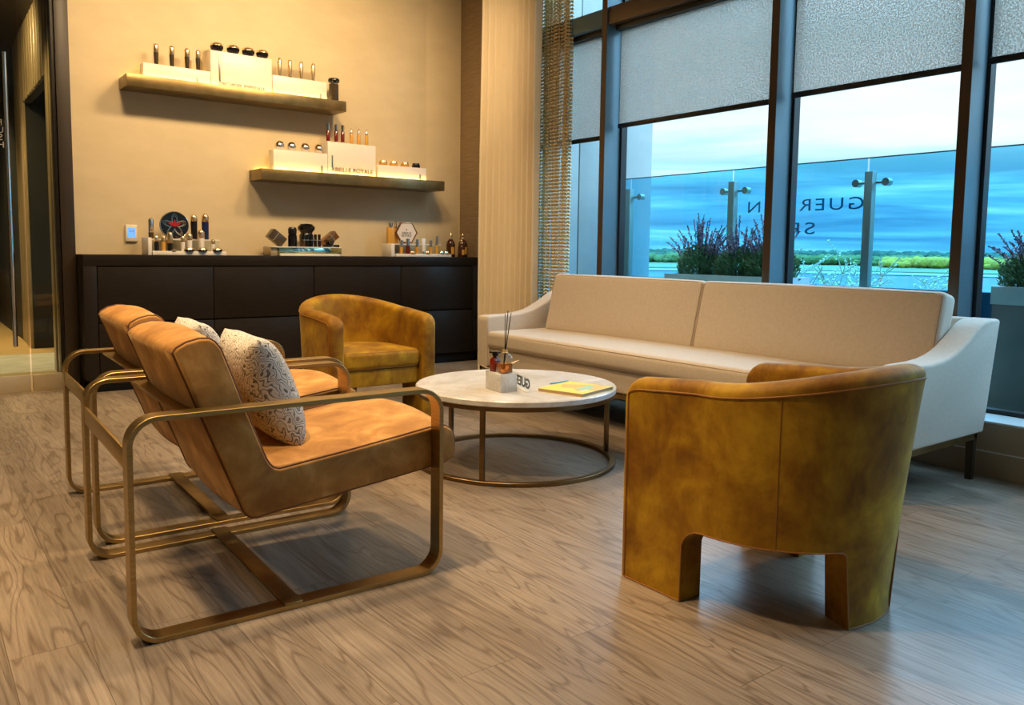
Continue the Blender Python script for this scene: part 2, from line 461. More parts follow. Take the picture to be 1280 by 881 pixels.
# window bays: mullion edges (Y of the side that faces the camera)
mull = [4.643, 3.109, 1.9576, .62, -.75, -2.1]
XM = 4.375
SILL = .283
s = struct(B('wall_right_dado', (XW, XR + .12, YS, 6.15, 0, SILL - .012), 'sill_face', r=.002, smooth=0))
B('sill_top', (XW - .004, XR + .02, YS, 6.15, SILL - .012, SILL), 'sill', s, r=.003)
B('dado_groove', (XW - .0025, XW, YS, 6.15, .125, .132), 'sill', s, r=0)
wall('wall_right_header', (XW + .02, XR + .1, YS, 6.15, CEIL - .12, CEIL), 'frame_in')
bays = [(6.15, mull[0] + .055)] + [(mull[i], mull[i + 1] + .055) for i in range(5)] + [(mull[5], YS)]
for i, (ya, yb_) in enumerate(bays):
    w = empty('window_%d' % (i + 1), (XG, (ya + yb_) / 2, SILL)); struct(w)
    L = lambda x0, x1, y0, y1, z0, z1: (x0 - XG, x1 - XG, y0 - (ya + yb_) / 2, y1 - (ya + yb_) / 2, z0 - SILL, z1 - SILL)
    B('glass_pane', L(XG - .006, XG + .006, yb_ + .012, ya - .012, SILL + .02, CEIL - .12), 'glass', w, r=0, smooth=0)
    g = bmesh.new()
    box(g, *L(XG - .03, XG + .03, yb_, yb_ + .02, SILL, CEIL - .12)); box(g, *L(XG - .03, XG + .03, ya - .02, ya, SILL, CEIL - .12))
    box(g, *L(XG - .03, XG + .03, yb_, ya, SILL, SILL + .022))
    finish('gasket_frame', g, 'gasket', w, 0)
    g = bmesh.new(); box(g, *L(XM + .01, XG + .02, yb_, ya, 2.825, 2.955), r=.002)
    finish('transom', g, 'frame_side' if i == 0 else 'frame_in', w, 30)
for i, y in enumerate(mull):
    g = bmesh.new(); box(g, XM, XG + .05, y, y + .056, SILL, CEIL - .12, r=.002)
    for fc in g.faces:
        if abs(fc.normal.y) > .7 and fc.calc_area() > .05: fc.material_index = 1
    struct(finish('window_mullion_trim_%d' % (i + 1), g, None, smooth=0, mats=['frame_in', 'frame_side'])).name = 'trim_%d' % (i + 3)

# roller shades
def shade(name, ya, yb_, zbot, label):
    t = empty(name, (4.49, (ya + yb_) / 2, zbot)); tag(t, label, 'window shade', 'roller shades in the window bays')
    hy = (ya - yb_) / 2; zt = 2.84 - zbot
    B('shade_cloth', (-.0012, .0012, -hy + .012, hy - .012, .012, zt), 'shade', t, r=0, smooth=0)
    B('hem_bar', (-.010, .010, -hy + .004, hy - .004, 0, .034), 'gasket', t, r=.003)
    B('cassette', (-.055, .045, -hy + .002, hy - .002, zt - .055, zt - .005 + .0), 'gasket', t, r=.004)
    return t
shade('roller_shade', 5.85, 4.655, 1.985, 'grey mesh roller shade in the narrow bay beside the gold bead curtain')
shade('roller_shade', mull[0] - .03, mull[1] + .07, 2.055, 'grey mesh roller shade over the bay with the full planter outside')
shade('roller_shade', mull[1] - .03, mull[2] + .07, 2.07, 'grey mesh roller shade between the two mullions, above the mirrored lettering')
shade('roller_shade', mull[2] - .03, mull[3] + .07, 2.08, 'grey mesh roller shade at the right edge of the photo')

# downlights (real recessed lamps)
LK = 2.25
def spot(x, y, e, size=R(105), blend=.8, color=(1, .70, .38), z=CEIL - .05, r=.11, tgt=None):
    li = bpy.data.lights.new('ceiling_lamp_light', 'SPOT'); li.energy = e * LK; li.color = color; li.spot_size = size; li.spot_blend = blend; li.shadow_soft_size = r
    o = bpy.data.objects.new('ceiling_lamp_light', li); COL.objects.link(o); o.location = (x, y, z)
    if tgt: o.rotation_euler = (Vector(tgt) - o.location).to_track_quat('-Z', 'Y').to_euler()
    return o
def downlight(x, y, e, label, **k):
    if y > 5: y = 4.95; k = dict(tgt=(x, 7.05, 1.9), size=R(118), blend=1., r=.2); e *= .66
    t = empty('recessed_downlight', (x, y, CEIL)); tag(t, label, 'ceiling light', 'recessed downlights')
    g = bmesh.new()
    for a, b in ((.052, .066),):
        rings = [[(r * cos(2 * pi * i / 24), r * sin(2 * pi * i / 24), z) for i in range(24)] for r, z in ((b, 0), (b, -.006), (a, -.006), (a, 0))]
        ringloft(g, rings, cap0=False, cap1=False)
    finish('trim_ring', g, 'white', t)
    o = spot(x, y, e, **k)
DL = []

# ------------------------------------------------------------------ glass partition, corridor
door = struct(empty('door_1', (.2, 6.907, 0)))
px = .745
def P(x0, x1, y0, y1, z0, z1): return (x0 - .2, x1 - .2, y0 - 6.907, y1 - 6.907, z0, z1)
B('door_glass', P(XL + .6, px - .006, 6.902, 6.912, .13, 3.05), 'door_glass', door, r=0, smooth=0)
B('door_rail', P(XL + .6, px - .006, 6.885, 6.929, .015, .138), 'rail_brass', door, r=.003)
h = None
g = bmesh.new(); tube(g, [(.647 - .2, -.06, .36), (.647 - .2, -.06, 2.45)], .0155, 16); h = finish('pull_handle', g, 'chrome', door)
g = bmesh.new()
for z in (.6, 2.2): tube(g, [(.647 - .2, -.06, z), (.647 - .2, .0, z)], .008, 10)
finish('handle_post', g, 'chrome', h)
for k, ch in enumerate('PUSH'):
    text_obj('push_letter', ch, .062, 'white_ink', door, frame_mtx((.612 - .2, -.008, 1.945 - k * .052), (1, 0, 0), (0, 0, 1)), mirror=True, align='CENTER', ext=.0006)
fix = struct(empty('window_8', (.86, 6.907, 0)))
B('sidelight_glass', (-.11, .10, -.005, .005, .13, 3.05), 'door_glass', fix, r=0, smooth=0)
B('sidelight_rail', (-.107, .10, -.022, .022, .015, .138), 'rail_brass', fix, r=.003)
wall('trim_9', (XL + .55, .97, 6.875, 6.94, 0, .014), 'rail_brass')

wall('floor_corridor', (XL - 1, 1.3, 6.95, 8.1, -.12, -.004), 'rail_brass')
wall('floor_corridor_marble', (XL - 1, 2.6, 8.1, 9.45, -.12, -.004), 'marble')
wall('floor_corridor_oak', (XL - 1, 2.6, 9.45, 14.5, -.12, -.004), 'corridor_floor')
wall('ceiling_corridor', (XL - 1.1, 2.6, 6.98, 14.5, 3.3, 3.4), 'dark_wood')
wall('wall_corridor_end', (XL - 1, 2.6, 14.5, 14.6, -.13, 3.3), 'olive_reflection')
wall('wall_corridor_left', (XL - 1.1, XL - 1, 6.98, 14.6, -.13, 3.3), 'olive_reflection')
def slatwall(name, ya, yb_, xa, xb, z0, z1):
    g = bmesh.new(); n = max(2, int((yb_ - ya) / .19))
    for i in range(n):
        y = ya + (i + .5) * (yb_ - ya) / n; x = xa + (xb - xa) * (i + .5) / n
        box(g, x - .022, x + .009, y - .062, y + .062, z0, z1, r=.004, seg=1)
    o = struct(finish(name, g, 'slat', smooth=30))
    B('slat_backing', (min(xa, xb) + .008, max(xa, xb) + .06, ya, yb_, z0, z1), 'black', o, r=0); return o
slatwall('wall_corridor_slats', 7.21, 8.14, 1.075, 1.075, 0, 3.3)
slatwall('wall_corridor_slats_header', 8.14, 9.9, 1.08, 1.1, 2.56, 3.3)
slatwall('wall_corridor_slats_far', 9.9, 14.4, 1.1, 1.24, 0, 3.3)
wall('wall_corridor_niche', (2.2, 2.3, 8.0, 10.1, -.13, 3.3), 'olive_reflection')
wall('wall_corridor_niche_side', (1.3, 2.3, 10.0, 10.1, -.13, 2.6), 'olive_reflection')
wall('wall_corridor_niche_front', (1.14, 2.3, 7.95, 8.05, -.13, 2.6), 'olive_reflection')

# ------------------------------------------------------------------ cabinet
cab = tag(empty('low_cabinet', (2.847, 6.835, 0)), 'long dark espresso wood cabinet with flat drawers along the beige wall', 'cabinet')
def CB(name, x0, x1, y0, y1, z0, z1, m='dark_wood', p=cab, r=.002): return B(name, (x0 - 2.847, x1 - 2.847, y0 - 6.835, y1 - 6.835, z0, z1), m, p, r=r)
CB('carcass', 1.066, 4.628, 6.640, 7.04, .10, .955)
CB('worktop', 1.066, 4.628, 6.618, 7.045, .950, 1.032)
CB('toe_kick', 1.12, 4.60, 6.69, 7.03, 0, .10, 'black')
CB('end_stile', 1.066, 1.155, 6.620, 6.642, .10, .948); CB('end_stile', 4.513, 4.628, 6.620, 6.642, .10, .948)
sx = [1.158, 2.0, 2.852, 3.703, 4.510]
for c in range(4):
    for z0, z1 in ((.104, .517), (.530, .941)):
        CB('drawer_front', sx[c] + .003, sx[c + 1] - .003, 6.620, 6.642, z0, z1)

# ------------------------------------------------------------------ wall shelves with LED strip
def wall_shelf(x0, x1, yf, z0, z1, label):
    t = tag(empty('wall_shelf', ((x0 + x1) / 2, (yf + YB) / 2, z0)), label, 'shelf', 'brass wall shelves')
    hx, hy = (x1 - x0) / 2, (YB - yf) / 2 - .001
    g = bmesh.new(); H = z1 - z0
    box(g, -hx, hx, -hy, hy, 0, H, r=.002); finish('shelf_board', g, 'shelf', t, 30)
    return t
s1 = wall_shelf(1.43, 3.236, 6.775, 2.315, 2.405, 'longer upper brass shelf high on the beige wall')
s2 = wall_shelf(2.45, 4.261, 6.758, 1.672, 1.764, 'lower brass shelf further right on the beige wall')
def led(shelf, x0, x1, y, z, hgt=.006):
    c = shelf.location
    B('led_strip', (x0 - c.x, x1 - c.x, y - c.y - .004, y - c.y + .004, z - c.z, z - c.z + hgt), 'led', shelf, r=0, smooth=0)
led(s1, 1.50, 3.12, 6.865, 2.405); led(s1, 1.46, 3.2, 7.035, 2.405)
led(s2, 2.52, 4.16, 6.85, 1.764); led(s2, 2.50, 4.2, 7.035, 1.764)

def display_box(x0, x1, y0, y1, z0, h_, label, slots=(), text=None, tsize=.05, tm='gold_text'):
    t = tag(empty('display_plinth', ((x0 + x1) / 2, (y0 + y1) / 2, z0)), label, 'display stand', 'glowing cream display boxes')
    hx, hy = (x1 - x0) / 2, (y1 - y0) / 2
    B('acrylic_body', (-hx, hx, -hy, hy, 0, h_), 'acrylic', t, r=.003)
    for xs, za, zb in slots:
        B('metal_pin', (xs - (x0 + x1) / 2 - .006, xs - (x0 + x1) / 2 + .006, -hy - .006, -hy - .001, za, zb), 'steel', t, r=.001)
    if text:
        for k, (s_, zz) in enumerate(text):
            text_obj('lettering', s_, tsize, tm, t, frame_mtx((0, -hy - .003, zz), (1, 0, 0), (0, 0, 1)), align='CENTER', ext=.0015)
    return t
ZA, ZB = 2.405, 1.764
display_box(1.575, 2.085, 6.885, 7.0, ZA, .118, 'low cream display box at the left end of the upper shelf', slots=[(1.98, .0, .055)])
display_box(2.09, 2.60, 6.885, 7.0, ZA, .292, 'tall cream display box in the middle of the upper shelf', slots=[(2.16, .05, .27)], text=[('ORCHIDEE IMPERIALE', .018)], tsize=.040, tm='gold')
display_box(2.605, 3.10, 6.885, 7.0, ZA, .165, 'low cream display box at the right of the upper shelf carrying four gold tubes', slots=[(3.04, .0, .06)])
display_box(2.60, 3.095, 6.87, 6.985, ZB, .180, 'low cream display box at the left of the lower shelf carrying four chrome spheres', slots=[(3.04, .0, .07)])
display_box(3.10, 3.575, 6.87, 6.985, ZB, .288, 'tall cream display box on the lower shelf with dull gold lettering', slots=[(3.14, .06, .17)], text=[('ABEILLE ROYALE', .026)], tsize=.056)
display_box(3.60, 4.12, 6.87, 6.985, ZB, .122, 'lowest cream display box at the right of the lower shelf carrying flat gold jars', slots=[(4.05, .0, .06)])

ORD = ['first', 'second', 'third', 'fourth', 'fifth', 'sixth']
def product(kind, name, x, y, z, parts, label, cat, group=None, rz=0):
    """parts: list of (name, material, profile, segments) turned about the vertical"""
    t = tag(empty(name, (x, y, z), rz), label, cat, group)
    for pn, m, prof, *seg in parts:
        g = bmesh.new(); lathe(g, prof, seg[0] if seg else 20); finish(pn, g, m, t)
    return t

def capsule(r, h, body='smoke', cap='gold', split=.62, rb=.72):
    zs = h * split
    return [('bottle_body', body, [(.001, 0), (r * rb, 0), (r * rb * 1.02, .003), (r * .95, zs)]),
            ('cap', cap, [(r * .95, zs), (r, zs + .002), (r * 1.02, h - r * 1.1), (r * .93, h - r * .62), (r * .68, h - r * .24), (r * .3, h - r * .04), (.001, h)])]
for k, x in enumerate((1.682, 1.80, 1.917, 2.003)):
    product('b', 'serum_bottle', x, 6.93, ZA + .118, capsule(.020, .168, split=.58), '%s from the left of four smoked gold-capped bottles on the upper shelf' % ORD[k].capitalize(), 'bottle', 'smoked bottles on the upper shelf')
def compact(r, h, lid='gold'):
    return [('jar_body', 'blackgloss', [(.001, 0), (r * .5, 0), (r * .86, h * .2), (r, h * .45), (r, h * .6)]),
            ('lid', lid, [(r, h * .6), (r * .97, h * .75), (r * .7, h * .93), (r * .3, h), (.001, h)])]
for k, x in enumerate((2.155, 2.288, 2.415, 2.535)):
    product('c', 'cream_jar', x, 6.93, ZA + .292, compact(.052, .076), '%s from the left of four round black jars on the upper shelf' % ORD[k].capitalize(), 'jar', 'black jars on the upper shelf')
for k, x in enumerate((2.686, 2.778, 2.880, 2.991)):
    product('d', 'gold_tube', x, 6.93, ZA + .165, [('tube_body', 'gold', [(.001, 0), (.013, 0), (.019, .06), (.0195, .13), (.017, .147), (.009, .157), (.001, .160)])], '%s from the left of four slim plain gold tubes on the upper shelf' % ORD[k].capitalize(), 'bottle', 'gold tubes on the upper shelf')
product('e', 'cream_canister', 3.165, 6.88, ZA, [('canister_body', 'smoke', [(.001, 0), (.040, 0), (.042, .004), (.042, .155)]), ('neck', 'chrome', [(.036, .155), (.036, .165)]), ('lid', 'blackgloss', [(.001, .165), (.035, .165), (.050, .178), (.052, .192), (.045, .205), (.02, .212), (.001, .213)])], 'dark glass canister with round black lid at the upper shelf right end', 'jar')
product('e', 'slim_vial', 3.205, 6.93, ZA, [('vial_body', 'gold', [(.001, 0), (.009, 0), (.009, .13), (.004, .165), (.001, .167)])], 'thin gold vial behind the smoked canister on the upper shelf', 'bottle')
for k, x in enumerate((2.677, 2.785, 2.910, 3.038)):
    rr = .041
    pr = [(.001, 0)] + [(rr * sin(a) if 0 < a < pi else .001, rr - rr * cos(a)) for a in [pi * i / 12 for i in range(2, 12)]] + [(.001, 2 * rr)]
    t = product('f', 'sphere_jar', x, 6.93, ZB + .18, [('jar_body', 'chrome', pr)], '%s from the left of four mirrored ball jars on the lower shelf' % ORD[k].capitalize(), 'jar', 'mirrored ball jars')
    g = bmesh.new(); lathe(g, [(rr * 1.01, rr - .002), (rr * 1.03, rr), (rr * 1.01, rr + .002)], 20); finish('waist_band', g, 'gold', t)
for k, x in enumerate((3.130, 3.208, 3.272)):
    product('g', 'red_serum_vial', x, 6.93, ZB + .288, [('base', 'white', [(.001, 0), (.014, 0), (.014, .012), (.001, .012)]), ('vial_body', 'red', [(.001, .012), (.0165, .012), (.0165, .105), (.012, .112)]), ('pump_cap', 'chrome', [(.012, .105), (.0155, .108), (.0165, .165), (.001, .168)])], '%s from the left of three red silver-capped vials on the lower shelf' % ORD[k].capitalize(), 'bottle', 'red vials on the lower shelf')
for k, x in enumerate((3.358, 3.432, 3.512)):
    product('h', 'gold_serum_vial', x, 6.93, ZB + .288, [('vial_body', 'amber', [(.001, 0), (.016, 0), (.016, .092), (.012, .1)]), ('dropper_cap', 'chrome', [(.012, .1), (.012, .122), (.005, .135), (.003, .150), (.001, .152)])], '%s from the left of three short amber vials on the lower shelf' % ORD[k].capitalize(), 'bottle', 'amber vials on the lower shelf')
for k, x in enumerate((3.685, 3.795, 3.917, 4.040)):
    dk = k == 3
    product('i', 'flat_jar', x, 6.93, ZB + .122, [('jar_body', 'blackgloss' if dk else 'amber', [(.001, 0), (.036, 0), (.040, .010), (.040, .028), (.001, .028)]), ('lid', 'blackgloss' if dk else 'gold', [(.001, .028), (.038, .028), (.034, .046), (.001, .049)])], 'black flat jar at the right end of the lower shelf' if dk else '%s from the left of the flat gold jars on the lower shelf' % ORD[k].capitalize(), 'jar', 'flat jars on the lower shelf')

# ------------------------------------------------------------------ thermostat
th = tag(empty('wall_thermostat', (1.488, 7.05, 1.20)), 'white wall thermostat with a blue lit screen above the cabinet', 'thermostat')
B('housing', (-.045, .045, -.022, -.001, -.065, .068), 'white', th, r=.006)
B('display_screen', (-.028, .028, -.0235, -.0215, -.035, .045), 'screen', th, r=0)
text_obj('readout', '21.0', .020, 'ink', th, frame_mtx((0, -.0242, .010), (1, 0, 0), (0, 0, 1)), align='CENTER', ext=.0003)

# ------------------------------------------------------------------ counter displays on the cabinet (worktop z = 1.032)
ZC = 1.032
t = tag(empty('display_tray', (1.845, 6.80, ZC)), 'white stepped display tray at the left end of the cabinet, gold-capped bottles on it', 'display stand')
B('tray_base', (-.27, .30, -.06, .16, 0, .032), 'white', t, r=.003)
B('step_riser', (-.26, .27, .03, .14, .032, .118), 'clear', t, r=.002)
B('step_top', (-.265, .272, .025, .145, .118, .128), 'white', t, r=.002)
B('end_panel', (-.300, -.272, -.05, .16, 0, .135), 'white', t, r=.003)
ZT, ZS = ZC + .032, ZC + .128
# round plaque
pl = tag(empty('round_plaque', (1.78, 6.895, ZS)), 'round black plaque with a red star-like flower standing on the white tray', 'plaque')
g = bmesh.new(); rings = [[(.112 * k * cos(2 * pi * i / 40), y, .110 + .112 * k * sin(2 * pi * i / 40)) for i in range(40)] for k, y in ((.97, -.011), (1, -.008), (1, .008), (.97, .011))]
ringloft(g, rings); finish('disc', g, 'blackgloss', pl)
g = bmesh.new(); tube(g, [(.109 * cos(2 * pi * i / 40), -.011, .110 + .109 * sin(2 * pi * i / 40)) for i in range(40)], .002, 6, closed=True)
for k in range(5):
    a = pi / 2 + 2 * pi * k / 5
    for s_ in (.095, .078):
        pts = [(s_ * .30 * cos(a - .75), -.0125, .108 + s_ * .30 * sin(a - .75)), (s_ * .75 * cos(a - .28), -.0125, .108 + s_ * .75 * sin(a - .28)), (s_ * cos(a), -.0125, .108 + s_ * sin(a)), (s_ * .75 * cos(a + .28), -.0125, .108 + s_ * .75 * sin(a + .28)), (s_ * .30 * cos(a + .75), -.0125, .108 + s_ * .30 * sin(a + .75))]
        tube(g, smooth_path(pts, 4), .0016, 5)
finish('silver_outline', g, 'chrome', pl)
g = bmesh.new(); pts = []
for k, (a, r_) in enumerate(((90, .042), (60, .02), (10, .058), (-35, .024), (-90, .02), (-145, .024), (170, .058), (120, .02))):
    pts.append((r_ * cos(R(a)), r_ * sin(R(a)) + .118))
ringloft(g, [[(x, y, z) for x, z in pts] for y in (-.0145, -.0105)]); finish('red_flower', g, 'red_inlay', pl, 0)

def bottle(x, y, z, h, r, body, label, cap='gold', split=.6, name='lotion_bottle', group='bottles on the white stepped tray'):
    return product('j', name, x, y, z, capsule(r, h, body, cap, split, .86), label, 'bottle', group)
bottle(1.598, 6.875, ZS, .165, .021, 'smoke', 'tall smoked bottle with a long chrome cap at the left end of the white tray', 'chrome', .3)
bottle(1.612, 6.775, ZT, .122, .019, 'blackgloss', 'small black bottle with gold cap at the front left corner of the white tray')
bottle(1.665, 6.775, ZT, .120, .019, 'amber', 'small amber bottle with pale cap, second from the left on the white tray')
bottle(1.713, 6.765, ZT, .150, .021, 'blackgloss', 'black and white bottle with long gold cap in front of the round plaque', 'gold', .40)
bottle(1.812, 6.775, ZT, .122, .0175, 'white', 'narrow cream tube bottle right of the round plaque centre')
bottle(1.862, 6.775, ZT, .145, .023, 'white', 'wider cream bottle with gold cap in front of the right edge of the plaque')
bottle(1.955, 6.775, ZT, .175, .025, 'white', 'tallest white bottle with gold cap at the front of the white tray')
bottle(2.045, 6.765, ZT, .098, .018, 'white', 'shortest white bottle with gold cap near the right end of the tray')
bottle(1.935, 6.90, ZS, .205, .028, 'blackgloss', 'tall black bottle with gold dome cap just right of the round plaque', split=.72)
bottle(2.025, 6.90, ZS, .215, .030, 'navy', 'tall midnight blue bottle with gold dome cap, rightmost on the step', split=.68)
for x, lb in ((1.735, 'leftmost and smallest flat gold-lidded jar on the white tray'), (1.853, 'flat black jar with gold lid on the white tray below the plaque'), (1.955, 'flat jar with gold lid in front of the tallest white bottle'), (2.075, 'flat jar with gold lid at the right end of the white tray')):
    product('k', 'flat_jar', x, 6.752 - .0, ZT, [('jar_body', 'blackgloss', [(.001, 0), (.036, 0), (.040, .006), (.040, .013)]), ('lid', 'gold', [(.001, .013), (.040, .013), (.036, .022), (.02, .028), (.001, .029)])] if x > 1.75 else [('jar_body', 'white', [(.001, 0), (.02, 0), (.024, .006), (.001, .007)]), ('lid', 'gold', [(.001, .007), (.024, .007), (.018, .014), (.001, .015)])], lb, 'jar', 'flat jars on the white tray')

# mirrored riser with black products
t = tag(empty('mirrored_riser', (2.86, 6.83, ZC)), 'low mirrored green-tinted riser in the middle of the cabinet with black products', 'display stand')
B('base_slab', (-.27, .28, -.12, .10, 0, .018), 'white', t, r=.002)
B('mirror_block', (-.275, .30, -.10, .10, .018, .072), 'mirror', t, r=.002)
B('brass_side', (-.34, -.277, -.08, .10, 0, .070), 'rail_brass', t, r=.002)
B('top_slab', (-.34, .30, -.10, .10, .072, .080), 'white', t, r=.001)
ZM = ZC + .080
def tilted_box(name, x, y, z, w, d, h_, ang, m, label, cat='box'):
    o = empty(name, (x, y, z)); tag(o, label, cat)
    g = bmesh.new(); box(g, -w / 2, w / 2, -d / 2, d / 2, 0, h_, r=.003)
    mt = Matrix.Rotation(ang, 4, 'Y'); bmesh.ops.transform(g, matrix=mt, verts=g.verts)
    mz = min(v.co.z for v in g.verts); bmesh.ops.translate(g, vec=(0, 0, -mz), verts=g.verts)
    zz = [v.co.copy() for v in g.verts]
    finish('case', g, m, o)
    g = bmesh.new(); box(g, -w / 2 - .001, w / 2 + .001, -d / 2 - .001, d / 2 + .001, h_ * .62, h_ * .66)
    bmesh.ops.transform(g, matrix=mt, verts=g.verts); bmesh.ops.translate(g, vec=(0, 0, -mz), verts=g.verts)
    finish('lid_line', g, 'gold_text', o)
    return o
tilted_box('open_case', 2.665, 6.86, ZM, .085, .10, .14, R(-52), 'smoke', 'tilted dark brown case at the left end of the mirrored riser')
tilted_box('open_case', 3.045, 6.87, ZM, .07, .10, .15, R(52), 'copper', 'tilted copper and black case behind the right of the mirrored riser')
product('l', 'perfume_bottle', 2.745, 6.83, ZM, [('bottle_body', 'blackgloss', [(.001, 0), (.040, 0), (.040, .098), (.030, .104)], 8), ('cap', 'blackgloss', [(.030, .104), (.038, .106), (.040, .15), (.030, .168), (.001, .172)], 8)], 'octagonal black bottle with faceted cap, left on the mirrored riser', 'bottle')
product('l', 'cream_jar', 2.89, 6.87, ZM, [('stand', 'blackgloss', [(.001, 0), (.06, 0), (.062, .10), (.05, .12)]), ('jar_body', 'smoke', [(.05, .12), (.058, .135), (.072, .15)]), ('lid', 'blackgloss', [(.001, .15), (.074, .15), (.076, .175), (.05, .20), (.001, .205)])], 'large black domed jar raised highest on the mirrored riser', 'jar')
for k in range(5):
    o = product('l', 'lipstick_tube', 2.825 + .036 * k, 6.775, ZM, [('tube_base', 'blackgloss' if k else 'copper', [(.001, 0), (.0145, 0), (.0145, .06)]), ('cap', 'blackgloss', [(.0145, .06), (.013, .062), (.013, .108), (.001, .112)]), ('band', 'chrome', [(.015, .056), (.015, .062)])], '%s from the left of five slim black tubes on the mirrored riser' % ORD[k].capitalize(), 'lipstick', 'slim black tubes on the mirrored riser')
t = tag(empty('compact_case', (3.095, 6.80, ZM)), 'flat black rectangular compact at the right end of the mirrored riser', 'compact')
B('case', (-.075, .065, -.03, .03, 0, .022), 'blackgloss', t, r=.004); B('clasp', (-.01, .01, -.0325, -.030, .006, .014), 'chrome', t, r=.001)
product('l', 'cream_jar', 3.085, 6.80, ZM + .022, [('jar_body', 'blackgloss', [(.001, 0), (.024, 0), (.038, .03)]), ('lid', 'smoke', [(.001, .03), (.039, .03), (.036, .045), (.018, .055), (.001, .057)])], 'small black domed jar standing on the flat compact', 'jar')

# right tray with hexagon sign
t = tag(empty('display_tray', (4.03, 6.83, ZC)), 'white stepped tray at the right end of the cabinet with amber bottles', 'display stand')
B('tray_base', (-.30, .31, -.08, .12, 0, .028), 'white', t, r=.003)
B('step_riser', (-.29, .24, .02, .12, .028, .112), 'clear', t, r=.002)
B('step_top', (-.31, .25, .015, .125, .112, .122), 'white', t, r=.002)
B('end_panel', (-.352, -.314, -.07, .12, 0, .122), 'white', t, r=.003)
ZT2, ZS2 = ZC + .028, ZC + .122
hx = tag(empty('hexagon_sign', (3.905, 6.882, ZS2)), 'hexagonal pale sign with copper rim and dark lettering on the right tray', 'sign')
def hexring(r_, y, zc=.108): return [(r_ * 1.06 * cos(pi / 3 * i), y, zc + r_ * sin(pi / 3 * i)) for i in range(6)]
g = bmesh.new(); ringloft(g, [hexring(.112, .012), hexring(.112, -.012), hexring(.102, -.014), hexring(.100, -.008)], cap0=True, cap1=False); finish('rim', g, 'copper', hx, 20)
g = bmesh.new(); ringloft(g, [hexring(.101, -.0075), hexring(.101, -.0095)]); finish('face_panel', g, 'paper', hx, 20)
g = bmesh.new(); box(g, -.03, .03, -.02, .02, 0, .014, r=.002); finish('foot', g, 'copper', hx)
for s_, z in (('ABEILLE', .094), ('ROYALE', .068)): text_obj('lettering', s_, .030, 'ink', hx, frame_mtx((0, -.0105, z), (1, 0, 0), (0, 0, 1)), align='CENTER', ext=.0006)
g = bmesh.new(); lathe(g, [(.001, 0), (.007, .0), (.001, .001)], 6); bmesh.ops.transform(g, matrix=frame_mtx((0, -.0102, .136), (1, 0, 0), (0, 0, 1)), verts=g.verts); finish('bee_mark', g, 'ink', hx)
t = tag(empty('amber_flacon', (3.745, 6.90, ZS2)), 'large square amber bottle with a silver cap at the left of the right tray', 'bottle')
B('bottle_body', (-.034, .034, -.022, .022, 0, .155), 'amber', t, r=.008)
g = bmesh.new(); lathe(g, [(.018, .155), (.018, .168), (.024, .170), (.024, .195), (.001, .198)]); finish('cap', g, 'chrome', t)
t = tag(empty('amber_flacon', (3.815, 6.932, ZS2)), 'slimmer amber bottle with tall silver cap between the square bottle and hexagonal sign', 'bottle')
B('bottle_body', (-.022, .022, -.018, .018, 0, .150), 'amber', t, r=.008)
g = bmesh.new(); lathe(g, [(.015, .15), (.016, .152), (.016, .215), (.001, .218)]); finish('cap', g, 'chrome', t)
def serum(x, h, r, body, label, cap='chrome', split=.5):
    return product('m', 'serum_vial', x, 6.775, ZT2, [('vial_body', body, [(.001, 0), (r, 0), (r, h * split)]), ('cap', cap, [(r * .7, h * split), (r * .95, h * split + .002), (r * .95, h - .004), (.001, h)])], label, 'bottle', 'small vials at the front of the right tray')
serum(3.795, .13, .018, 'amber', 'amber vial with silver cap at the front left of the right tray')
serum(3.862, .145, .020, 'red', 'reddish vial with silver cap below the hexagonal sign')
serum(3.965, .14, .017, 'amber', 'third vial from the left along the front of the right tray, pale gold')
serum(4.115, .135, .017, 'amber', 'vial right of the white squeeze tube on the right tray')
serum(4.185, .175, .015, 'amber', 'tallest thin vial near the right end of the right tray')
t = tag(empty('squeeze_tube', (4.035, 6.77, ZT2)), 'white squeeze tube standing cap down in the middle of the right tray', 'tube')
g = bmesh.new(); ringloft(g, [[(hx_ * cos(2 * pi * i / 16), hy_ * sin(2 * pi * i / 16), z) for i in range(16)] for hx_, hy_, z in ((.016, .016, .02), (.020, .018, .028), (.024, .010, .12), (.027, .003, .148))]); finish('tube_body', g, 'white', t)
g = bmesh.new(); lathe(g, [(.001, 0), (.015, 0), (.015, .02), (.001, .021)]); finish('cap', g, 'chrome', t)
for x, m_, lb in ((3.905, 'gold', 'flat gold jar at the front of the right tray below the hexagonal sign'), (4.07, 'gold', 'flat gold jar right of the white squeeze tube'), (4.235, 'mirror', 'pair-end flat jar with greenish lid at the right end of the right tray'), (4.29, 'mirror', 'rightmost flat jar with greenish lid, beside the brown bottles')):
    product('n', 'flat_jar', x, 6.765, ZT2, [('jar_body', 'amber', [(.001, 0), (.024, 0), (.026, .014), (.001, .014)]), ('lid', m_, [(.001, .014), (.026, .014), (.022, .026), (.001, .028)])], lb, 'jar', 'flat jars on the right tray')
def bee_bottle(x, y, h, r, label):
    t = product('o', 'brown_bottle', x, y, ZC, [('bottle_body', 'brown_glass', [(.001, 0), (r * .92, 0), (r, .006), (r, h * .52), (r * .9, h * .62), (r * .5, h * .72), (r * .28, h * .76)]), ('neck_collar', 'gold', [(r * .30, h * .75), (r * .34, h * .76), (r * .30, h * .84)]), ('stopper', 'gold', [(.001, h * .84), (r * .22, h * .84), (r * .4, h * .92), (r * .2, h), (.001, h)])], label, 'bottle', 'brown bottles on the cabinet')
    g = bmesh.new(); ringloft(g, [[((r + d) * sin(a), -(r + d) * cos(a), z) for a in [(-.45 + .9 * i / 8) for i in range(9)]] for d, z in ((.0008, h * .12), (.0008, h * .42))], closed=False); finish('label_patch', g, 'amber', t)
